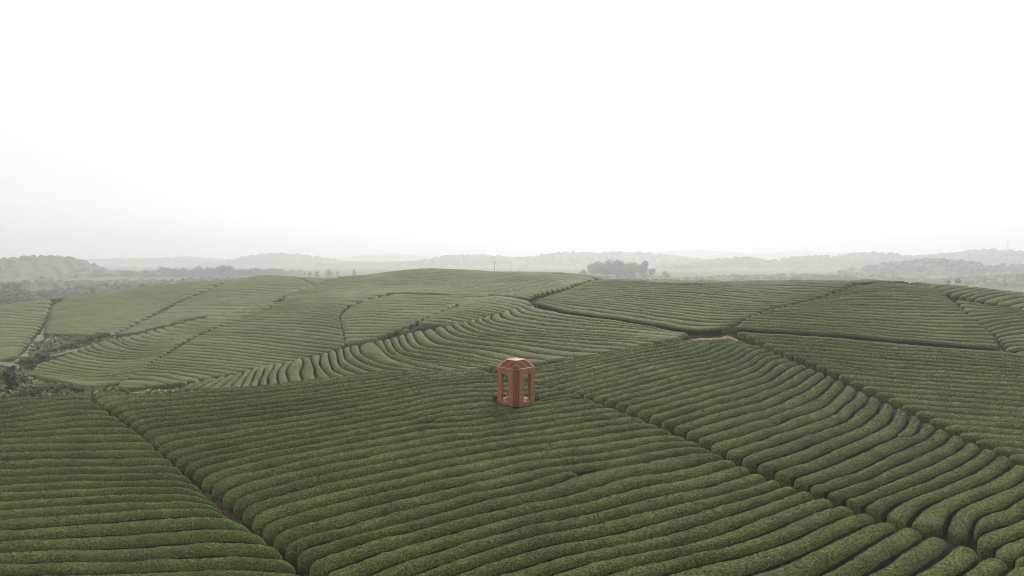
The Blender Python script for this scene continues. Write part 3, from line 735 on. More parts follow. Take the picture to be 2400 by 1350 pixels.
# ------------------------------------------------------------------ pavilion
def build_pavilion():
    m, nt, b = new_mat('terracotta_timber')
    geo = nt.nodes.new('ShaderNodeTexCoord')
    mp = nt.nodes.new('ShaderNodeMapping'); mp.inputs['Scale'].default_value = (1.0, 1.0, 0.25)
    nt.links.new(geo.outputs['Object'], mp.inputs[0])
    n1 = noise_node(nt, 5.0, 5.0, 0.65, mp.outputs[0]); n2 = noise_node(nt, 0.9, 3.0, 0.6, geo.outputs['Object'])
    c1 = ramp(nt, n1.outputs[0], [(0.3, (0.31, 0.112, 0.054)), (0.55, (0.44, 0.172, 0.086)), (0.75, (0.54, 0.235, 0.125))])
    c2 = ramp(nt, n2.outputs[0], [(0.35, (0.86, 0.86, 0.88)), (0.65, (1.08, 1.06, 1.0))])
    nt.links.new(mixc(nt, 1.0, c1.outputs[0], c2.outputs[0], 'MULTIPLY'), b.inputs['Base Color'])
    b.inputs['Roughness'].default_value = 0.55; b.inputs['Specular IOR Level'].default_value = 0.35
    M1 = m
    M2 = plain('pale_stone_floor', (0.27, 0.125, 0.078), 0.8)
    M3 = plain('pale_skylight', (0.66, 0.58, 0.50), 0.35)
    base = float(soil(np.array([PAV[0]]), np.array([PAV[1]]))[0])
    fz = float(soil(np.array([PAV[0]]), np.array([PAV[1] - 2.3]))[0])
    base = fz + 0.86
    root = empty('pavilion', (PAV[0], PAV[1], base), math.radians(45.5))
    tag(root, 'small terracotta pavilion with stepped roof standing among the tea hedges', 'pavilion')
    def box(bm, x0, x1, y0, y1, z0, z1):
        vs = [bm.verts.new(p) for p in ((x0,y0,z0),(x1,y0,z0),(x1,y1,z0),(x0,y1,z0),(x0,y0,z1),(x1,y0,z1),(x1,y1,z1),(x0,y1,z1))]
        for f in ((0,3,2,1),(4,5,6,7),(0,1,5,4),(1,2,6,5),(2,3,7,6),(3,0,4,7)): bm.faces.new([vs[i] for i in f])
    def put(name, bm, mat, bev=0.012, parent=root):
        bmesh.ops.recalc_face_normals(bm, faces=bm.faces)
        me = bpy.data.meshes.new(name); bm.to_mesh(me); bm.free(); me.materials.append(mat)
        o = bpy.data.objects.new(name, me); COL.objects.link(o); o.parent = parent
        if bev:
            md = o.modifiers.new('edge', 'BEVEL'); md.width = bev; md.segments = 2; md.limit_method = 'ANGLE'
        return o
    H = 4.90; d0 = 2.08; w0 = 1.42; th = 0.40
    bm = bmesh.new(); box(bm, -1.70, 1.70, -1.70, 1.70, 0.10, 0.50); put('floor', bm, M2)
    oz0, oz1, ow = 0.50, 4.12, 0.67
    for k in range(4):
        R_ = Matrix.Rotation(math.pi / 2 * k, 4, 'Z')
        # one frame: ring with a tall opening, extruded through the wall thickness
        bm = bmesh.new()
        outer = [(-w0, 0.0), (w0, 0.0), (w0, H), (-w0, H)]; inner = [(-ow, oz0), (ow, oz0), (ow, oz1), (-ow, oz1)]
        vf = [[bm.verts.new((x, -d0, z)) for x, z in ring] for ring in (outer, inner)]
        vb = [[bm.verts.new((x, -d0 + th, z)) for x, z in ring] for ring in (outer, inner)]
        for i in range(4):
            j = (i + 1) % 4
            bm.faces.new([vf[0][i], vf[0][j], vf[1][j], vf[1][i]])
            bm.faces.new([vb[0][j], vb[0][i], vb[1][i], vb[1][j]])
            bm.faces.new([vf[0][j], vf[0][i], vb[0][i], vb[0][j]])
            bm.faces.new([vf[1][i], vf[1][j], vb[1][j], vb[1][i]])
        bm.transform(R_); put('wall_frame', bm, M1)
        # upright fins standing in the re-entrant corner, deep grooves between them
        R2 = R_ @ Matrix.Rotation(math.pi / 4, 4, 'Z')
        bm = bmesh.new(); box(bm, -0.40, 0.40, -2.12, -1.80, 0.0, H - 0.001)
        bm.transform(R2); put('corner_post', bm, M1, 0.006)
        for off in (-0.232, 0.0, 0.232):
            bm = bmesh.new(); box(bm, off - 0.054, off + 0.054, -2.47, -2.115, 0.0, H - 0.002)
            bm.transform(R2); put('corner_fin', bm, M1, 0.006)
    # stepped roof: eight slabs, each resting on a recessed neck
    s0, s1, nl = 1.72, 1.08, 7
    z = H + 0.0
    for k in range(nl):
        t = k / (nl - 1)
        hs_ = s0 + (s1 - s0) * t ** 1.12
        bm = bmesh.new()
        if k < nl - 1:
            box(bm, -hs_ + 0.17, hs_ - 0.17, -hs_ + 0.17, hs_ - 0.17, z - 0.02, z + 0.070)
            box(bm, -hs_, hs_, -hs_, hs_, z + 0.070, z + 0.136)
        else:
            box(bm, -hs_ + 0.17, hs_ - 0.17, -hs_ + 0.17, hs_ - 0.17, z - 0.02, z + 0.070)
            a_, h_ = hs_, 0.42
            ring = lambda r, zz: [bm.verts.new((x * r, y * r, zz)) for x, y in ((-1,-1),(1,-1),(1,1),(-1,1))]
            o0, o1, i1, i0 = ring(a_, z + 0.070), ring(a_, z + 0.15), ring(h_, z + 0.15), ring(h_, z + 0.045)
            for i in range(4):
                j = (i + 1) % 4
                for p_, q_ in ((o0, o1), (o1, i1), (i1, i0)): bm.faces.new([p_[i], p_[j], q_[j], q_[i]])
            bm.faces.new([o0[i] for i in (3, 2, 1, 0)])
        put('roof_step', bm, M1, 0.008)
        z += 0.136
    bm = bmesh.new(); box(bm, -0.40, 0.40, -0.40, 0.40, z + 0.0 - 0.06, z + 0.012); sk = put('skylight', bm, M3)
    bm = bmesh.new(); box(bm, -0.16, 0.12, -0.05, 0.13, z + 0.014, z + 0.06); put('vent', bm, M_GLASS, 0.005, sk)
    # lintel beams under the roof joining the frames
    bm = bmesh.new(); box(bm, -1.70, 1.70, -1.70, 1.70, H - 0.30, H - 0.021); put('ceiling', bm, M1)
build_pavilion()

# ------------------------------------------------------------------ trees and bushes
def crown_mesh(name, blobs, count, size, mat, seed, flat=0.6):
    r = np.random.default_rng(seed)
    vol = np.array([b[3] * b[4] * b[5] for b in blobs]) ** 0.8
    k = r.choice(len(blobs), count, p=vol / vol.sum())
    B = np.array(blobs)[k]
    d = r.normal(0, 1, (count, 3)); d /= np.linalg.norm(d, axis=1)[:, None]
    rad = r.random((count, 1)) ** 0.33 * r.uniform(0.82, 1.12, (count, 1))
    p = B[:, :3] + d * rad * B[:, 3:6]
    nrm = d * 0.7 + r.normal(0, 0.5, (count, 3)) + np.array([0, 0, 0.3]); nrm /= np.linalg.norm(nrm, axis=1)[:, None]
    t = np.cross(nrm, r.normal(0, 1, (count, 3))); t /= np.linalg.norm(t, axis=1)[:, None]
    bt = np.cross(nrm, t)
    s = size * r.uniform(0.5, 1.4, (count, 1))
    V = np.stack([p + t * s, p + bt * s * flat, p - t * s, p - bt * s * flat], 1)
    V += nrm[:, None, :] * (r.random((count, 4, 1)) - .5) * s[:, None] * 0.6
    return V.reshape(-1, 3), np.arange(count * 4).reshape(-1, 4)

def tube(pts, radii, n_=7):
    V = []; pts = [Vector(p) for p in pts]
    for i, p in enumerate(pts):
        d = (pts[min(i + 1, len(pts) - 1)] - pts[max(i - 1, 0)]).normalized()
        x = d.orthogonal().normalized(); y = d.cross(x)
        for k in range(n_):
            a = 2 * math.pi * k / n_
            V.append(p + (x * math.cos(a) + y * math.sin(a)) * radii[i])
    f = [(i * n_ + k, i * n_ + (k + 1) % n_, (i + 1) * n_ + (k + 1) % n_, (i + 1) * n_ + k) for i in range(len(pts) - 1) for k in range(n_)]
    return np.array([tuple(v) for v in V]), np.array(f)

def make_tree(kind, seed, h, w, mat, leafn=900, name='tree', lsz=0.042):
    """tree at the origin, h tall, w wide: trunk with limbs and a broken crown; returns (root, [parts])"""
    r = random.Random(seed)
    root = empty(name, (0, 0, 0))
    TV, TF, off = [], [], 0
    def add(pts, rad, n_=7):
        nonlocal off
        v_, f_ = tube(pts, rad, n_); TV.append(v_); TF.append(f_ + off); off += len(v_)
    rt = 0.028 * h + 0.05
    lean = (r.uniform(-.06, .06) * h, r.uniform(-.06, .06) * h)
    top = 0.72 * h if kind != 'bush' else 0.45 * h
    add([(0, 0, -0.6), (lean[0] * .3, lean[1] * .3, top * .4), (lean[0], lean[1], top)], [rt * 1.25, rt * .85, rt * .3])
    blobs = []
    if kind == 'tall':
        nb = 11
        for i in range(nb):
            t = i / (nb - 1); zz = h * (0.18 + 0.74 * t); rr = w * .5 * (0.50 + 0.50 * math.sin(math.pi * (0.15 + .8 * t)))
            a = r.uniform(0, 6.28); q = rr * r.uniform(.15, .6)
            s = rr * r.uniform(.48, .78)
            blobs.append((lean[0] + q * math.cos(a), lean[1] + q * math.sin(a), zz, s, s, s * r.uniform(.6, .95)))
    elif kind == 'round':
        for i in range(15):
            a = r.uniform(0, 6.28); q = w * .5 * r.uniform(.1, .72); zz = h * (0.22 + 0.60 * r.random() * (1 - (q / (w * .5)) ** 2 * .5))
            s = w * r.uniform(.17, .30)
            blobs.append((q * math.cos(a), q * math.sin(a), zz, s, s, min(s * .8, h * .2)))
    else:
        for i in range(9):
            a = r.uniform(0, 6.28); q = w * .5 * r.uniform(.0, .65); zz = h * r.uniform(.18, .78)
            s = w * r.uniform(.16, .30)
            blobs.append((q * math.cos(a), q * math.sin(a), zz, s, s, min(s, h * .22)))
    for bl in blobs[:8]:
        z0 = min(bl[2] * .62, top * .9)
        add([(lean[0] * z0 / top * .9, lean[1] * z0 / top * .9, z0), (bl[0] * .6, bl[1] * .6, (z0 + bl[2]) * .5), bl[:3]], [rt * .45, rt * .3, rt * .1], 5)
    tk = mesh_np('trunk', np.concatenate(TV), [np.concatenate(TF)], M_BARK, root)
    V, f_ = crown_mesh('crown', blobs, leafn, lsz * (h + w) * .5 + 0.03, mat, seed)
    cr = mesh_np('crown', V, [f_], mat, root, smooth=False)
    return root

def copy_tree(root, loc, rz, sc):
    c = root.copy(); COL.objects.link(c)
    for ch in root.children:
        d = ch.copy(); COL.objects.link(d); d.parent = c
    c.location = loc; c.rotation_euler = (0, 0, rz); c.scale = sc
    return c

PROTO = {}
def stand(kind, variant, px, base_py, top_py, width_px, D, label, group, cat='tree', name='tree', mat=None, leafn=900, sink=0.0, lsz=0.042):
    """a tree whose foot stands at distance D in bearing px; height and width from its size in the photograph"""
    h = (base_py - top_py) / F * D; w = width_px / F * D
    x = (px - CX) / F * D; z = -(base_py - HY) / F * D + CAMZ - sink
    mat = mat or M_TREE
    key = (kind, variant, mat.name, name)
    if key not in PROTO:
        o = make_tree(kind, variant * 13 + 5, h, w, mat, leafn, name, lsz); PROTO[key] = (o, h, w)
        o.location = (x, D, z)
    else:
        p, ph, pw = PROTO[key]
        o = copy_tree(p, (x, D, z), random.uniform(0, 6.28), (w / pw, w / pw, h / ph))
    tag(o, label, cat, group)
    return o

# treeline beyond the far left hill
TL = [(180,622,668,30),(205,636,668,26),(228,634,666,28),(252,640,668,22),(276,642,668,24),(298,634,664,26),(312,636,664,22),(330,640,664,22),(346,634,662,26),(362,636,662,24),
      (390,619,660,34),(412,630,658,24),(430,628,656,22),(448,632,654,24),(470,624,654,24),(488,626,650,24),(506,628,650,22),(526,617,650,30),(545,630,648,22),(562,630,648,22),
      (592,624,646,36),(612,626,646,34),(642,626,643,34)]
for i, (px, ty, by, wd) in enumerate(TL):
    kind = 'tall' if wd < 30 else 'round'
    nm = 'crown rising above neighbours' if px in (390, 526) else ('broad low crown' if wd >= 32 else 'narrow crown')
    stand(kind, i % 5, px, by + 6, ty, wd * 1.35, 1650 + 40 * math.sin(i * 2.1), 'hazy tree with %s, %s from left in the far treeline' % (nm, ordinal(i + 1)), 'trees along the far left treeline', leafn=1500)
# faint trees behind the saddle
for i, (px, ty, by, wd) in enumerate([(725,634,646,16),(742,632,646,18),(772,630,648,24),(792,632,650,14),(828,630,648,16)]):
    stand('round' if i % 2 else 'tall', 7, px, by + 8, ty, wd, 1500, 'faint grey tree, %s from the left behind the saddle of the far hills' % ordinal(i + 1), 'faint trees behind the saddle', leafn=500)
# shrubs in the saddle
for i, (px, ty, by, wd) in enumerate([(798,645,653,14),(812,644,652,16)]):
    stand('bush', 3, px, by + 2, ty, wd * 1.2, 345, 'low green bush at the left foot of the middle hilltop, %s one' % ordinal(i + 1), 'bushes in the saddle', 'bush', 'bush', M_BUSH, 500)
# grove on the middle ridge
GR = [(1366,629,640,16,'bush'),(1398,611,641,38,'round'),(1424,606,641,40,'round'),(1448,609,641,38,'round'),(1482,616,641,34,'round'),(1468,626,642,40,'bush'),(1512,614,642,24,'tall'),(1528,627,643,20,'bush'),(1562,637,646,14,'bush')]
GL = ['small sparse bush at the left end of the grove', 'rounded leafy tree at the left of the grove', 'tallest leafy tree of the grove', 'leafy tree right of the tallest in the grove',
      'domed tree in the right half of the grove', 'wide pale bush in front of the grove', 'slim feathery tree at the right of the grove', 'low bush at the right end of the grove', 'tiny bush on the crest right of the grove']
for i, (px, ty, by, wd, kd) in enumerate(GR):
    stand(kd, 20 + i, px, by + 9, ty - 3, wd * 1.35, 1400 + 14 * (i % 3), GL[i], 'trees of the grove on the ridge', 'bush' if kd == 'bush' else 'tree', 'bush' if kd == 'bush' else 'tree', M_GROVE, 2200)
# twin saplings behind the right crest
stand('tall', 40, 2221, 763, 650, 22, 420, 'thin sparse treetop behind the right crest, smaller left one', 'saplings behind the right crest', leafn=380, lsz=0.022, mat=M_BUSH)
stand('tall', 41, 2243, 763, 647, 36, 424, 'sparse treetop behind the right crest, fuller right one', 'saplings behind the right crest', leafn=560, lsz=0.022, mat=M_BUSH)
# bushy trees at the left edge beyond the hill
for i, (px, ty, by, wd) in enumerate([(8,664,720,60),(40,672,716,56),(70,680,712,44),(-30,668,722,60),(22,652,700,60)]):
    stand('round', 50 + i % 3, px, by, ty, wd, 650 + 8 * i if i < 4 else 720, 'bluish green tree at the left edge beyond the hill, ' + ['nearest the frame edge', 'middle one', 'rightmost and lowest', 'cut by the frame', 'yellower one behind'][i], 'trees at the left edge', leafn=1300, mat=M_GROVE)
# waste ground bushes in the left valley
DK = stand('tall', 60, 25, 925, 858, 40, 131, 'dark narrow tree standing alone in the left valley', 'plants of the left valley', mat=M_DARKBUSH, leafn=1500)
BU = [(62,846,880,40,160),(100,842,864,30,172),(56,880,905,24,140),(150,886,906,44,138),(118,892,912,40,134),(178,892,908,30,136),(205,780,800,36,216),(232,775,795,34,222),(176,792,812,36,206),(150,800,816,26,200),(256,776,790,24,226),
      (8,872,900,30,146),(-20,860,900,40,140),(80,895,918,30,130),(48,900,922,26,128),(130,808,822,24,196),(110,820,836,26,190)]
for i, (px, ty, by, wd, D) in enumerate(BU):
    z = float(soil(np.array([(px - CX) / F * D]), np.array([float(D)]))[0])
    o = stand('bush', 70 + i % 4, px, HY - (z - CAMZ) / D * F, HY - (z - CAMZ) / D * F - (by - ty), wd * 1.15, D,
              'scrubby green bush, %s from the left in the %s' % (ordinal(i + 1), 'rough valley at the left edge'), 'scrub bushes of the left valley', 'bush', 'bush', M_BUSH, 900)
lb = sorted([o for o in bpy.data.objects if o.get('group') == 'scrub bushes of the left valley'], key=lambda o: o.location.x / o.location.y)
for i, o in enumerate(lb): o['label'] = 'scrubby green bush, %s from the left in the rough left valley' % ordinal(i + 1)

# waste field and rough grass
def patch(name, poly, mat, dmin, dmax, lift):
    """flat-lying ground patch bounded by a traced outline"""
    q = np.array(poly, float); c = q.mean(0)
    ring = spline(list(map(tuple, q)) + [tuple(q[0])], 60)[:-1]
    lev = []
    for t in np.linspace(0.02, 1, 12):
        lev.append(c + (ring - c) * t)
    P = np.concatenate(lev); g = ground_of(P[:, 0], P[:, 1], dmin, dmax)
    V = np.c_[g, soil(g[:, 0], g[:, 1]) + lift]
    m = len(ring); f = []
    for i in range(11):
        for k in range(m):
            f.append((i*m+k, i*m+(k+1) % m, (i+1)*m+(k+1) % m, (i+1)*m+k))
    o = mesh_np(name, V, [np.array(f)], mat)
    return tag(o, kind='structure'), g
patch('field', [(90,800),(130,778),(200,772),(250,775),(225,800),(160,818),(110,826)], M_WASTE, 180, 245, 0.10)
patch('field', [(120,780),(160,772),(200,770),(205,776),(150,786)], M_BROWN, 190, 245, 0.16)
patch('field', [(-40,925),(-40,850),(40,842),(70,865),(120,892),(180,904),(300,906),(250,912),(100,918)], M_WASTE, 120, 190, 0.06)
# rough grass: one mass
gpx = rng.uniform(-60, 490, 26000); gpy = rng.uniform(836, 926, 26000)
sel = (gpy > np.minimum(850 + np.clip(gpx, 0, 1e9) * 0.16, 901 + np.clip(gpx - 320, 0, 999) * .05)) & (gpy < 925 - gpx * .01)
g1 = ground_of(gpx[sel], gpy[sel], 118, 190)
hx = rng.uniform(70, 270, 9000); hyy = rng.uniform(772, 832, 9000)
sel = (hyy > 775 + (hx < 120) * 20) & (hyy < 850 - hx * .22)
g2 = ground_of(hx[sel], hyy[sel], 185, 245)
g = np.concatenate([g1, g2]); m = len(g)
zz = soil(g[:, 0], g[:, 1]); ang = rng.uniform(0, 6.28, m); hh = rng.uniform(.25, .6, m) * np.where(rng.random(m) < .1, 1.6, 1)
ct = np.stack([np.cos(ang), np.sin(ang)], 1) * (0.10 + hh * .25)[:, None]
ln = rng.normal(0, .75, (m, 2)) * hh[:, None]
V = np.stack([np.c_[g - ct * .5, zz], np.c_[g + ct * .5, zz], np.c_[g + ct + ln, zz + hh], np.c_[g - ct + ln, zz + hh * .85]], 1).reshape(-1, 3)
tag(mesh_np('grass', V, [np.arange(4 * m).reshape(-1, 4)], M_GRASS, smooth=False), 'rough yellow green grass of the unplanted left valley', 'grass', None, 'stuff')

# ------------------------------------------------------------------ wooded hills in the haze
def hill(name, outline, D, depth, crown, seed, mat=M_WOODS, step_px=2.2, base=-1.0, label=None):
    """a long wooded hill whose skyline follows the outline, with real depth"""
    r = np.random.default_rng(seed)
    o_ = np.array(outline, float)
    px = np.arange(o_[0, 0], o_[-1, 0], step_px)
    q = spline(outline, 400); oi = np.argsort(q[:, 0])
    top = -(np.interp(px, q[oi, 0], q[oi, 1]) - HY) / F * D + CAMZ - crown * 0.75
    xs = (px - CX) / F * D
    ny = 100 if D < 3000 else 40
    yy = np.linspace(-1, 1, ny)
    prof = np.cos(yy * math.pi / 2) ** 1.15
    XX = np.repeat(xs[:, None], ny, 1); YY = D + depth * np.repeat(yy[None], len(xs), 0)
    und = vnoise(np.c_[XX.ravel(), YY.ravel(), np.full(XX.size, seed)], 1.0 / (depth * 0.5), seed).reshape(XX.shape)
    XX2 = XX
    ZZ = base + np.maximum(top - base, 0)[:, None] * np.clip(prof[None] * (1 + 0.16 * und * (1 - prof[None])), 0, 1.2)
    # tree crowns as domes of uneven size
    area = (xs[-1] - xs[0]) * 2 * depth
    nc = int(min(area / (crown * crown * 1.5), 16000))
    cx = r.uniform(xs[0], xs[-1], nc); cy = r.uniform(D - depth, D + depth, nc); cr = crown * r.uniform(.5, 1.15, nc); ch = crown * r.uniform(.4, 1.35, nc)
    dxs = xs[1] - xs[0]; dys = 2 * depth / (ny - 1)
    add = np.zeros_like(ZZ)
    for k in range(nc):
        i0 = max(int((cx[k] - cr[k] - xs[0]) / dxs), 0); i1 = min(int((cx[k] + cr[k] - xs[0]) / dxs) + 2, len(xs))
        j0 = max(int((cy[k] - cr[k] * 1.6 - (D - depth)) / dys), 0); j1 = min(int((cy[k] + cr[k] * 1.6 - (D - depth)) / dys) + 2, ny)
        if i1 <= i0 or j1 <= j0: continue
        dx = (XX[i0:i1, j0:j1] - cx[k]) / cr[k]; dy = (YY[i0:i1, j0:j1] - cy[k]) / max(cr[k], dys)
        add[i0:i1, j0:j1] = np.maximum(add[i0:i1, j0:j1], ch[k] * np.sqrt(np.maximum(1 - dx * dx - dy * dy, 0)))
    ZZ = ZZ + add * np.minimum(1, 3 * prof)[None]
    V = np.stack([XX2, YY, ZZ], -1).reshape(-1, 3)
    o = mesh_np(name, V, [grid_faces(len(xs), ny)], mat)
    return tag(o, kind='structure')

hill('hill', [(-260,650),(-160,625),(-60,612),(0,610),(30,606),(60,608),(90,602),(130,603),(150,612),(165,630),(190,650),(230,664)], 1650, 240, 12, 1)
hill('hill', [(100,662),(150,646),(200,642),(250,646),(300,644),(340,645),(420,640),(520,637),(620,637),(670,645),(720,668)], 1790, 90, 12, 2)
hill('hill', [(40,690),(100,676),(170,668),(250,664),(330,663),(420,658),(520,654),(600,654),(680,668)], 1080, 70, 9, 14)
hill('hill', [(140,628),(200,616),(260,609),(330,610),(380,607),(440,604),(490,609),(560,614),(640,622),(760,635)], 4600, 480, 26, 3)
hill('hill', [(520,622),(570,610),(600,600),(650,596),(690,598),(730,602),(770,608),(800,618),(860,632)], 4000, 420, 24, 4)
hill('hill', [(760,614),(850,600),(920,597),(1000,603),(1080,606),(1180,602),(1280,612)], 6700, 520, 30, 5)
hill('hill', [(780,640),(860,625),(920,618),(980,614),(1040,602),(1090,599),(1140,600),(1200,604),(1250,602),(1290,595),(1330,593),(1380,595),(1440,594),(1500,594),(1560,600),(1620,608),(1680,616),(1760,640)], 3500, 400, 22, 6)
hill('hill', [(1440,606),(1540,592),(1620,589),(1700,592),(1780,597),(1860,591),(1940,594),(2060,600),(2180,604)], 6400, 500, 30, 7)
hill('hill', [(1560,640),(1610,622),(1660,614),(1710,607),(1760,608),(1800,614),(1830,612),(1880,604),(1920,602),(1960,606),(2010,597),(2050,594),(2110,600),(2160,610),(2240,630)], 2900, 330, 20, 8)
hill('hill', [(2080,618),(2150,604),(2200,598),(2260,594),(2310,586),(2350,588),(2400,592),(2480,586),(2600,600)], 2940, 361, 17, 9)
hill('hill', [(2020,650),(2060,628),(2090,620),(2130,614),(2170,608),(2210,610),(2250,614),(2280,622),(2320,630),(2360,622),(2400,628),(2460,620),(2560,626)], 1700, 220, 12, 10)
hill('hill', [(2080,700),(2140,668),(2200,658),(2260,660),(2330,652),(2400,648),(2500,650),(2620,670)], 1150, 150, 9, 11)
hill('hill', [(1640,668),(1720,650),(1790,648),(1870,645),(1940,648),(2000,652),(2080,668)], 1302, 133, 9, 12)
hill('hill', [(1280,668),(1340,653),(1400,646),(1500,645),(1580,650),(1650,670)], 1465, 50, 4, 13)

hill('hill', [(-120,704),(-20,700),(60,692),(130,682),(200,674),(260,670),(330,670),(420,672),(470,680)], 780, 80, 7, 15)

# ------------------------------------------------------------------ masts, pole, house
def at(px, py, D): return Vector(((px - CX) / F * D, D, -(py - HY) / F * D + CAMZ))
def prism(p0, p1, r0, r1, n_=8):
    return tube([p0, p1], [r0, r1], n_)
def join(parts):
    V, Fa, off = [], [], 0
    for v_, f_ in parts:
        V.append(v_); Fa.append(f_ + off); off += len(v_)
    return np.concatenate(V), [np.concatenate(Fa)]

# utility pole on the middle ridge
Dp = 316.0
p = at(1159, 640, Dp); hp = (640 - 613) / F * Dp
root = tag(empty('utility_pole', p), 'single thin dark pole standing on the middle hilltop', 'pole')
V, f_ = join([prism((0,0,-1.5), (0,0,hp), 0.07, 0.06)]); mesh_np('pole', V, f_, M_CONCRETE, root)
V, f_ = join([prism((-0.55,0,hp-0.5), (0.55,0,hp-0.5), 0.05, 0.05, 6)]); mesh_np('crossarm', V, f_, M_STEEL, root)
for s in (-0.5, 0.5):
    V, f_ = join([prism((s,0,hp-0.45), (s,0,hp-0.22), 0.05, 0.035, 6)]); mesh_np('insulator', V, f_, M_CONCRETE, root)

def lattice(name, px, by, ty, D, w, label):
    b_ = at(px, by, D); h = (by - ty) / F * D
    root = tag(empty(name, b_), label, 'tower')
    for sx, sy in ((-1,-1),(1,-1),(1,1),(-1,1)):
        V, f_ = join([prism((sx*w, sy*w, -2), (sx*w*.18, sy*w*.18, h), .38, .26, 5)]); mesh_np('leg', V, f_, M_STEEL, root)
    parts = []; nseg = 7
    for i in range(nseg):
        t0, t1 = i / nseg, (i + 1) / nseg; r0 = w * (1 - .82 * t0); r1 = w * (1 - .82 * t1)
        cs0 = [(-r0,-r0),(r0,-r0),(r0,r0),(-r0,r0)]; cs1 = [(-r1,-r1),(r1,-r1),(r1,r1),(-r1,r1)]
        for k in range(4):
            j = (k + 1) % 4
            parts.append(prism((*cs0[k], h*t0), (*cs1[j], h*t1), .16, .16, 4)); parts.append(prism((*cs1[k], h*t1), (*cs1[j], h*t1), .16, .16, 4))
    V, f_ = join(parts); mesh_np('bracing', V, f_, M_STEEL, root)
    for t in (.78, .90):
        V, f_ = join([prism((-w*1.0, 0, h*t), (w*1.0, 0, h*t), .26, .26, 5)]); mesh_np('crossarm', V, f_, M_STEEL, root)
    return root
lattice('lattice_mast', 2362, 594, 565, 2900, 5.0, 'grey lattice mast on the hazy ridge at the right edge')
lattice('lattice_mast', 288, 616, 592, 3450, 4.0, 'faint lattice mast on the far ridge at the left')

# house half hidden behind the right crest
b_ = at(1844, 658, 1230); root = tag(empty('house', b_), 'faint pale house with a low grey roof behind the right crest', 'house'); root.scale = (1.5, 1.5, 1.6)
def boxm(x0, x1, y0, y1, z0, z1):
    V = np.array([(x0,y0,z0),(x1,y0,z0),(x1,y1,z0),(x0,y1,z0),(x0,y0,z1),(x1,y0,z1),(x1,y1,z1),(x0,y1,z1)], float)
    return V, np.array([(0,3,2,1),(4,5,6,7),(0,1,5,4),(1,2,6,5),(2,3,7,6),(3,0,4,7)])
V, f_ = boxm(-4.5, 4.5, -3.5, 3.5, -2, 4.6); mesh_np('wall', V, [f_], M_PLASTER, root, smooth=False)
V = np.array([(-5,-4,4.6),(5,-4,4.6),(5,4,4.6),(-5,4,4.6),(-4.2,0,6.0),(4.2,0,6.0)], float)
mesh_np('roof', V, [np.array([(0,1,5,4),(2,3,4,5),(3,2,1,0)]), np.array([(1,2,5),(3,0,4)])], M_ROOF, root, smooth=False)
for x in (-2.8, 0.0, 2.8):
    V, f_ = boxm(x - .55, x + .55, -3.53, -3.45, 2.6, 3.9); mesh_np('window', V, [f_], M_GLASS, root, smooth=False)
for i, (px, ty, by, wd) in enumerate([(1862,641,662,16),(1880,643,662,18),(1822,646,664,14),(1775,640,664,16)]):
    stand('round', 80, px, by + 4, ty, wd * 1.2, 1215, 'faint rounded tree, %s from the left around the pale house' % ordinal([3, 4, 2, 1][i]), 'trees around the pale house', leafn=500)

# ------------------------------------------------------------------ haze
HZ0, HZ1 = -2.0, 190.0
V, f_ = boxm(-7000, 7000, -300, 7600, HZ0, HZ1)
m = bpy.data.materials.new('haze_air'); m.use_nodes = True; nt = m.node_tree; nt.nodes.clear()
out = nt.nodes.new('ShaderNodeOutputMaterial'); pv = nt.nodes.new('ShaderNodeVolumePrincipled')
pv.inputs['Color'].default_value = (0.985, 0.980, 0.985, 1); pv.inputs['Density'].default_value = 0.00037
pv.inputs['Anisotropy'].default_value = 0.45
nt.links.new(pv.outputs[0], out.inputs['Volume'])
tag(mesh_np('haze', V, [f_], m, smooth=False), 'pale mist filling the valleys', 'haze', None, 'stuff')

# ------------------------------------------------------------------ sky, sun, camera
SUN_EL, SUN_AZ = math.radians(40), math.radians(14)     # azimuth clockwise from +Y
w = bpy.data.worlds.new('World'); SC.world = w; w.use_nodes = True; nt = w.node_tree; nt.nodes.clear()
out = nt.nodes.new('ShaderNodeOutputWorld'); bg = nt.nodes.new('ShaderNodeBackground'); sky = nt.nodes.new('ShaderNodeTexSky')
sky.sky_type = 'NISHITA'; sky.sun_disc = False; sky.sun_elevation = SUN_EL; sky.sun_rotation = SUN_AZ
sky.air_density = 1.0; sky.dust_density = 4.0; sky.ozone_density = 1.0; sky.altitude = 200
hs = nt.nodes.new('ShaderNodeHueSaturation'); hs.inputs['Saturation'].default_value = 0.06; hs.inputs['Value'].default_value = 1.0
nt.links.new(sky.outputs[0], hs.inputs['Color']); ov = nt.nodes.new('ShaderNodeMix'); ov.data_type = 'RGBA'      # cloud deck over the clear-sky light
ov.inputs[0].default_value = 0.80
tc = nt.nodes.new('ShaderNodeTexCoord'); sp = nt.nodes.new('ShaderNodeSeparateXYZ'); nt.links.new(tc.outputs['Generated'], sp.inputs[0])
pw = nt.nodes.new('ShaderNodeMath'); pw.operation = 'POWER'; pw.use_clamp = True; nt.links.new(sp.outputs[2], pw.inputs[0]); pw.inputs[1].default_value = 2.4
zr = nt.nodes.new('ShaderNodeMapRange'); nt.links.new(pw.outputs[0], zr.inputs[0])       # an overcast sky is brightest overhead
zr.inputs[3].default_value = 6.0; zr.inputs[4].default_value = 13.0
cl = noise_node(nt, 1.6, 5.0, 0.6, tc.outputs['Generated'])                             # faint cloud tone
cr_ = nt.nodes.new('ShaderNodeMapRange'); nt.links.new(cl.outputs[0], cr_.inputs[0]); cr_.inputs[1].default_value = 0.3; cr_.inputs[2].default_value = 0.7
cr_.inputs[3].default_value = 0.89; cr_.inputs[4].default_value = 1.04
ml = nt.nodes.new('ShaderNodeMath'); ml.operation = 'MULTIPLY'; nt.links.new(zr.outputs[0], ml.inputs[0]); nt.links.new(cr_.outputs[0], ml.inputs[1])
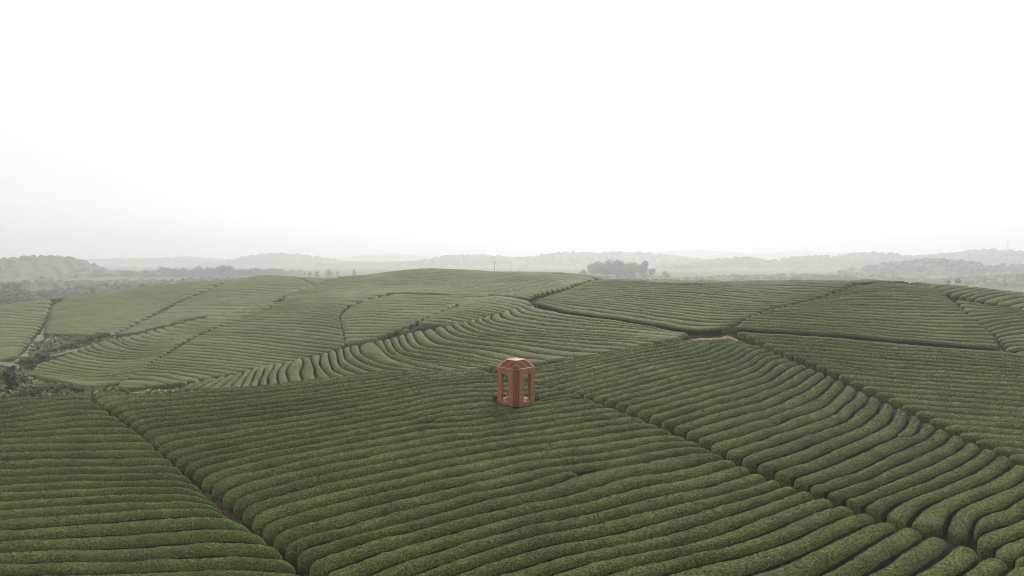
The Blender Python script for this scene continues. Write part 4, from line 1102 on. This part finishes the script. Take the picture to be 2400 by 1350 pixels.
gd = nt.nodes.new('ShaderNodeMapRange'); nt.links.new(sp.outputs[1], gd.inputs[0])          # and brighter towards the hidden sun
gd.inputs[1].default_value = -1.0; gd.inputs[2].default_value = 1.0; gd.inputs[3].default_value = 0.38; gd.inputs[4].default_value = 1.38
mg = nt.nodes.new('ShaderNodeMath'); mg.operation = 'MULTIPLY'; nt.links.new(ml.outputs[0], mg.inputs[0]); nt.links.new(gd.outputs[0], mg.inputs[1])
zr = mg
cc = nt.nodes.new('ShaderNodeCombineColor')
for i_ in range(3): nt.links.new(zr.outputs[0], cc.inputs[i_])
nt.links.new(cc.outputs[0], ov.inputs[7])
nt.links.new(hs.outputs[0], ov.inputs[6]); nt.links.new(ov.outputs[2], bg.inputs['Color'])
bg.inputs['Strength'].default_value = 0.12
nt.links.new(bg.outputs[0], out.inputs['Surface'])
ld = bpy.data.lights.new('sun', 'SUN'); ld.energy = 1.5; ld.angle = math.radians(14); ld.color = (1.0, 0.97, 0.92)
lo = bpy.data.objects.new('sun', ld); COL.objects.link(lo)
dirv = Vector((math.sin(SUN_AZ) * math.cos(SUN_EL), math.cos(SUN_AZ) * math.cos(SUN_EL), math.sin(SUN_EL)))
lo.rotation_euler = dirv.to_track_quat('Z', 'Y').to_euler(); lo.location = (0, 0, 120)

cd = bpy.data.cameras.new('camera'); cam = bpy.data.objects.new('camera', cd); COL.objects.link(cam)
cd.sensor_width = 36.0; cd.lens = 36.0 * F / 2400.0
cam.location = (0, 0, CAMZ); cam.rotation_euler = (math.radians(90), 0, 0)
cd.shift_y = -(675.0 - HY) / 2400.0
cd.clip_start = 0.5; cd.clip_end = 16000
SC.camera = cam

SC.view_settings.view_transform = 'Standard'; SC.view_settings.look = 'None'; SC.view_settings.exposure = 0.32; SC.view_settings.gamma = 1.0
SC.cycles.use_denoising = True; SC.cycles.denoising_prefilter = 'FAST'; SC.cycles.filter_width = 1.05
SC.cycles.max_bounces = 6; SC.cycles.diffuse_bounces = 3; SC.cycles.glossy_bounces = 2; SC.cycles.volume_bounces = 2
print('script total', time.time() - T0)
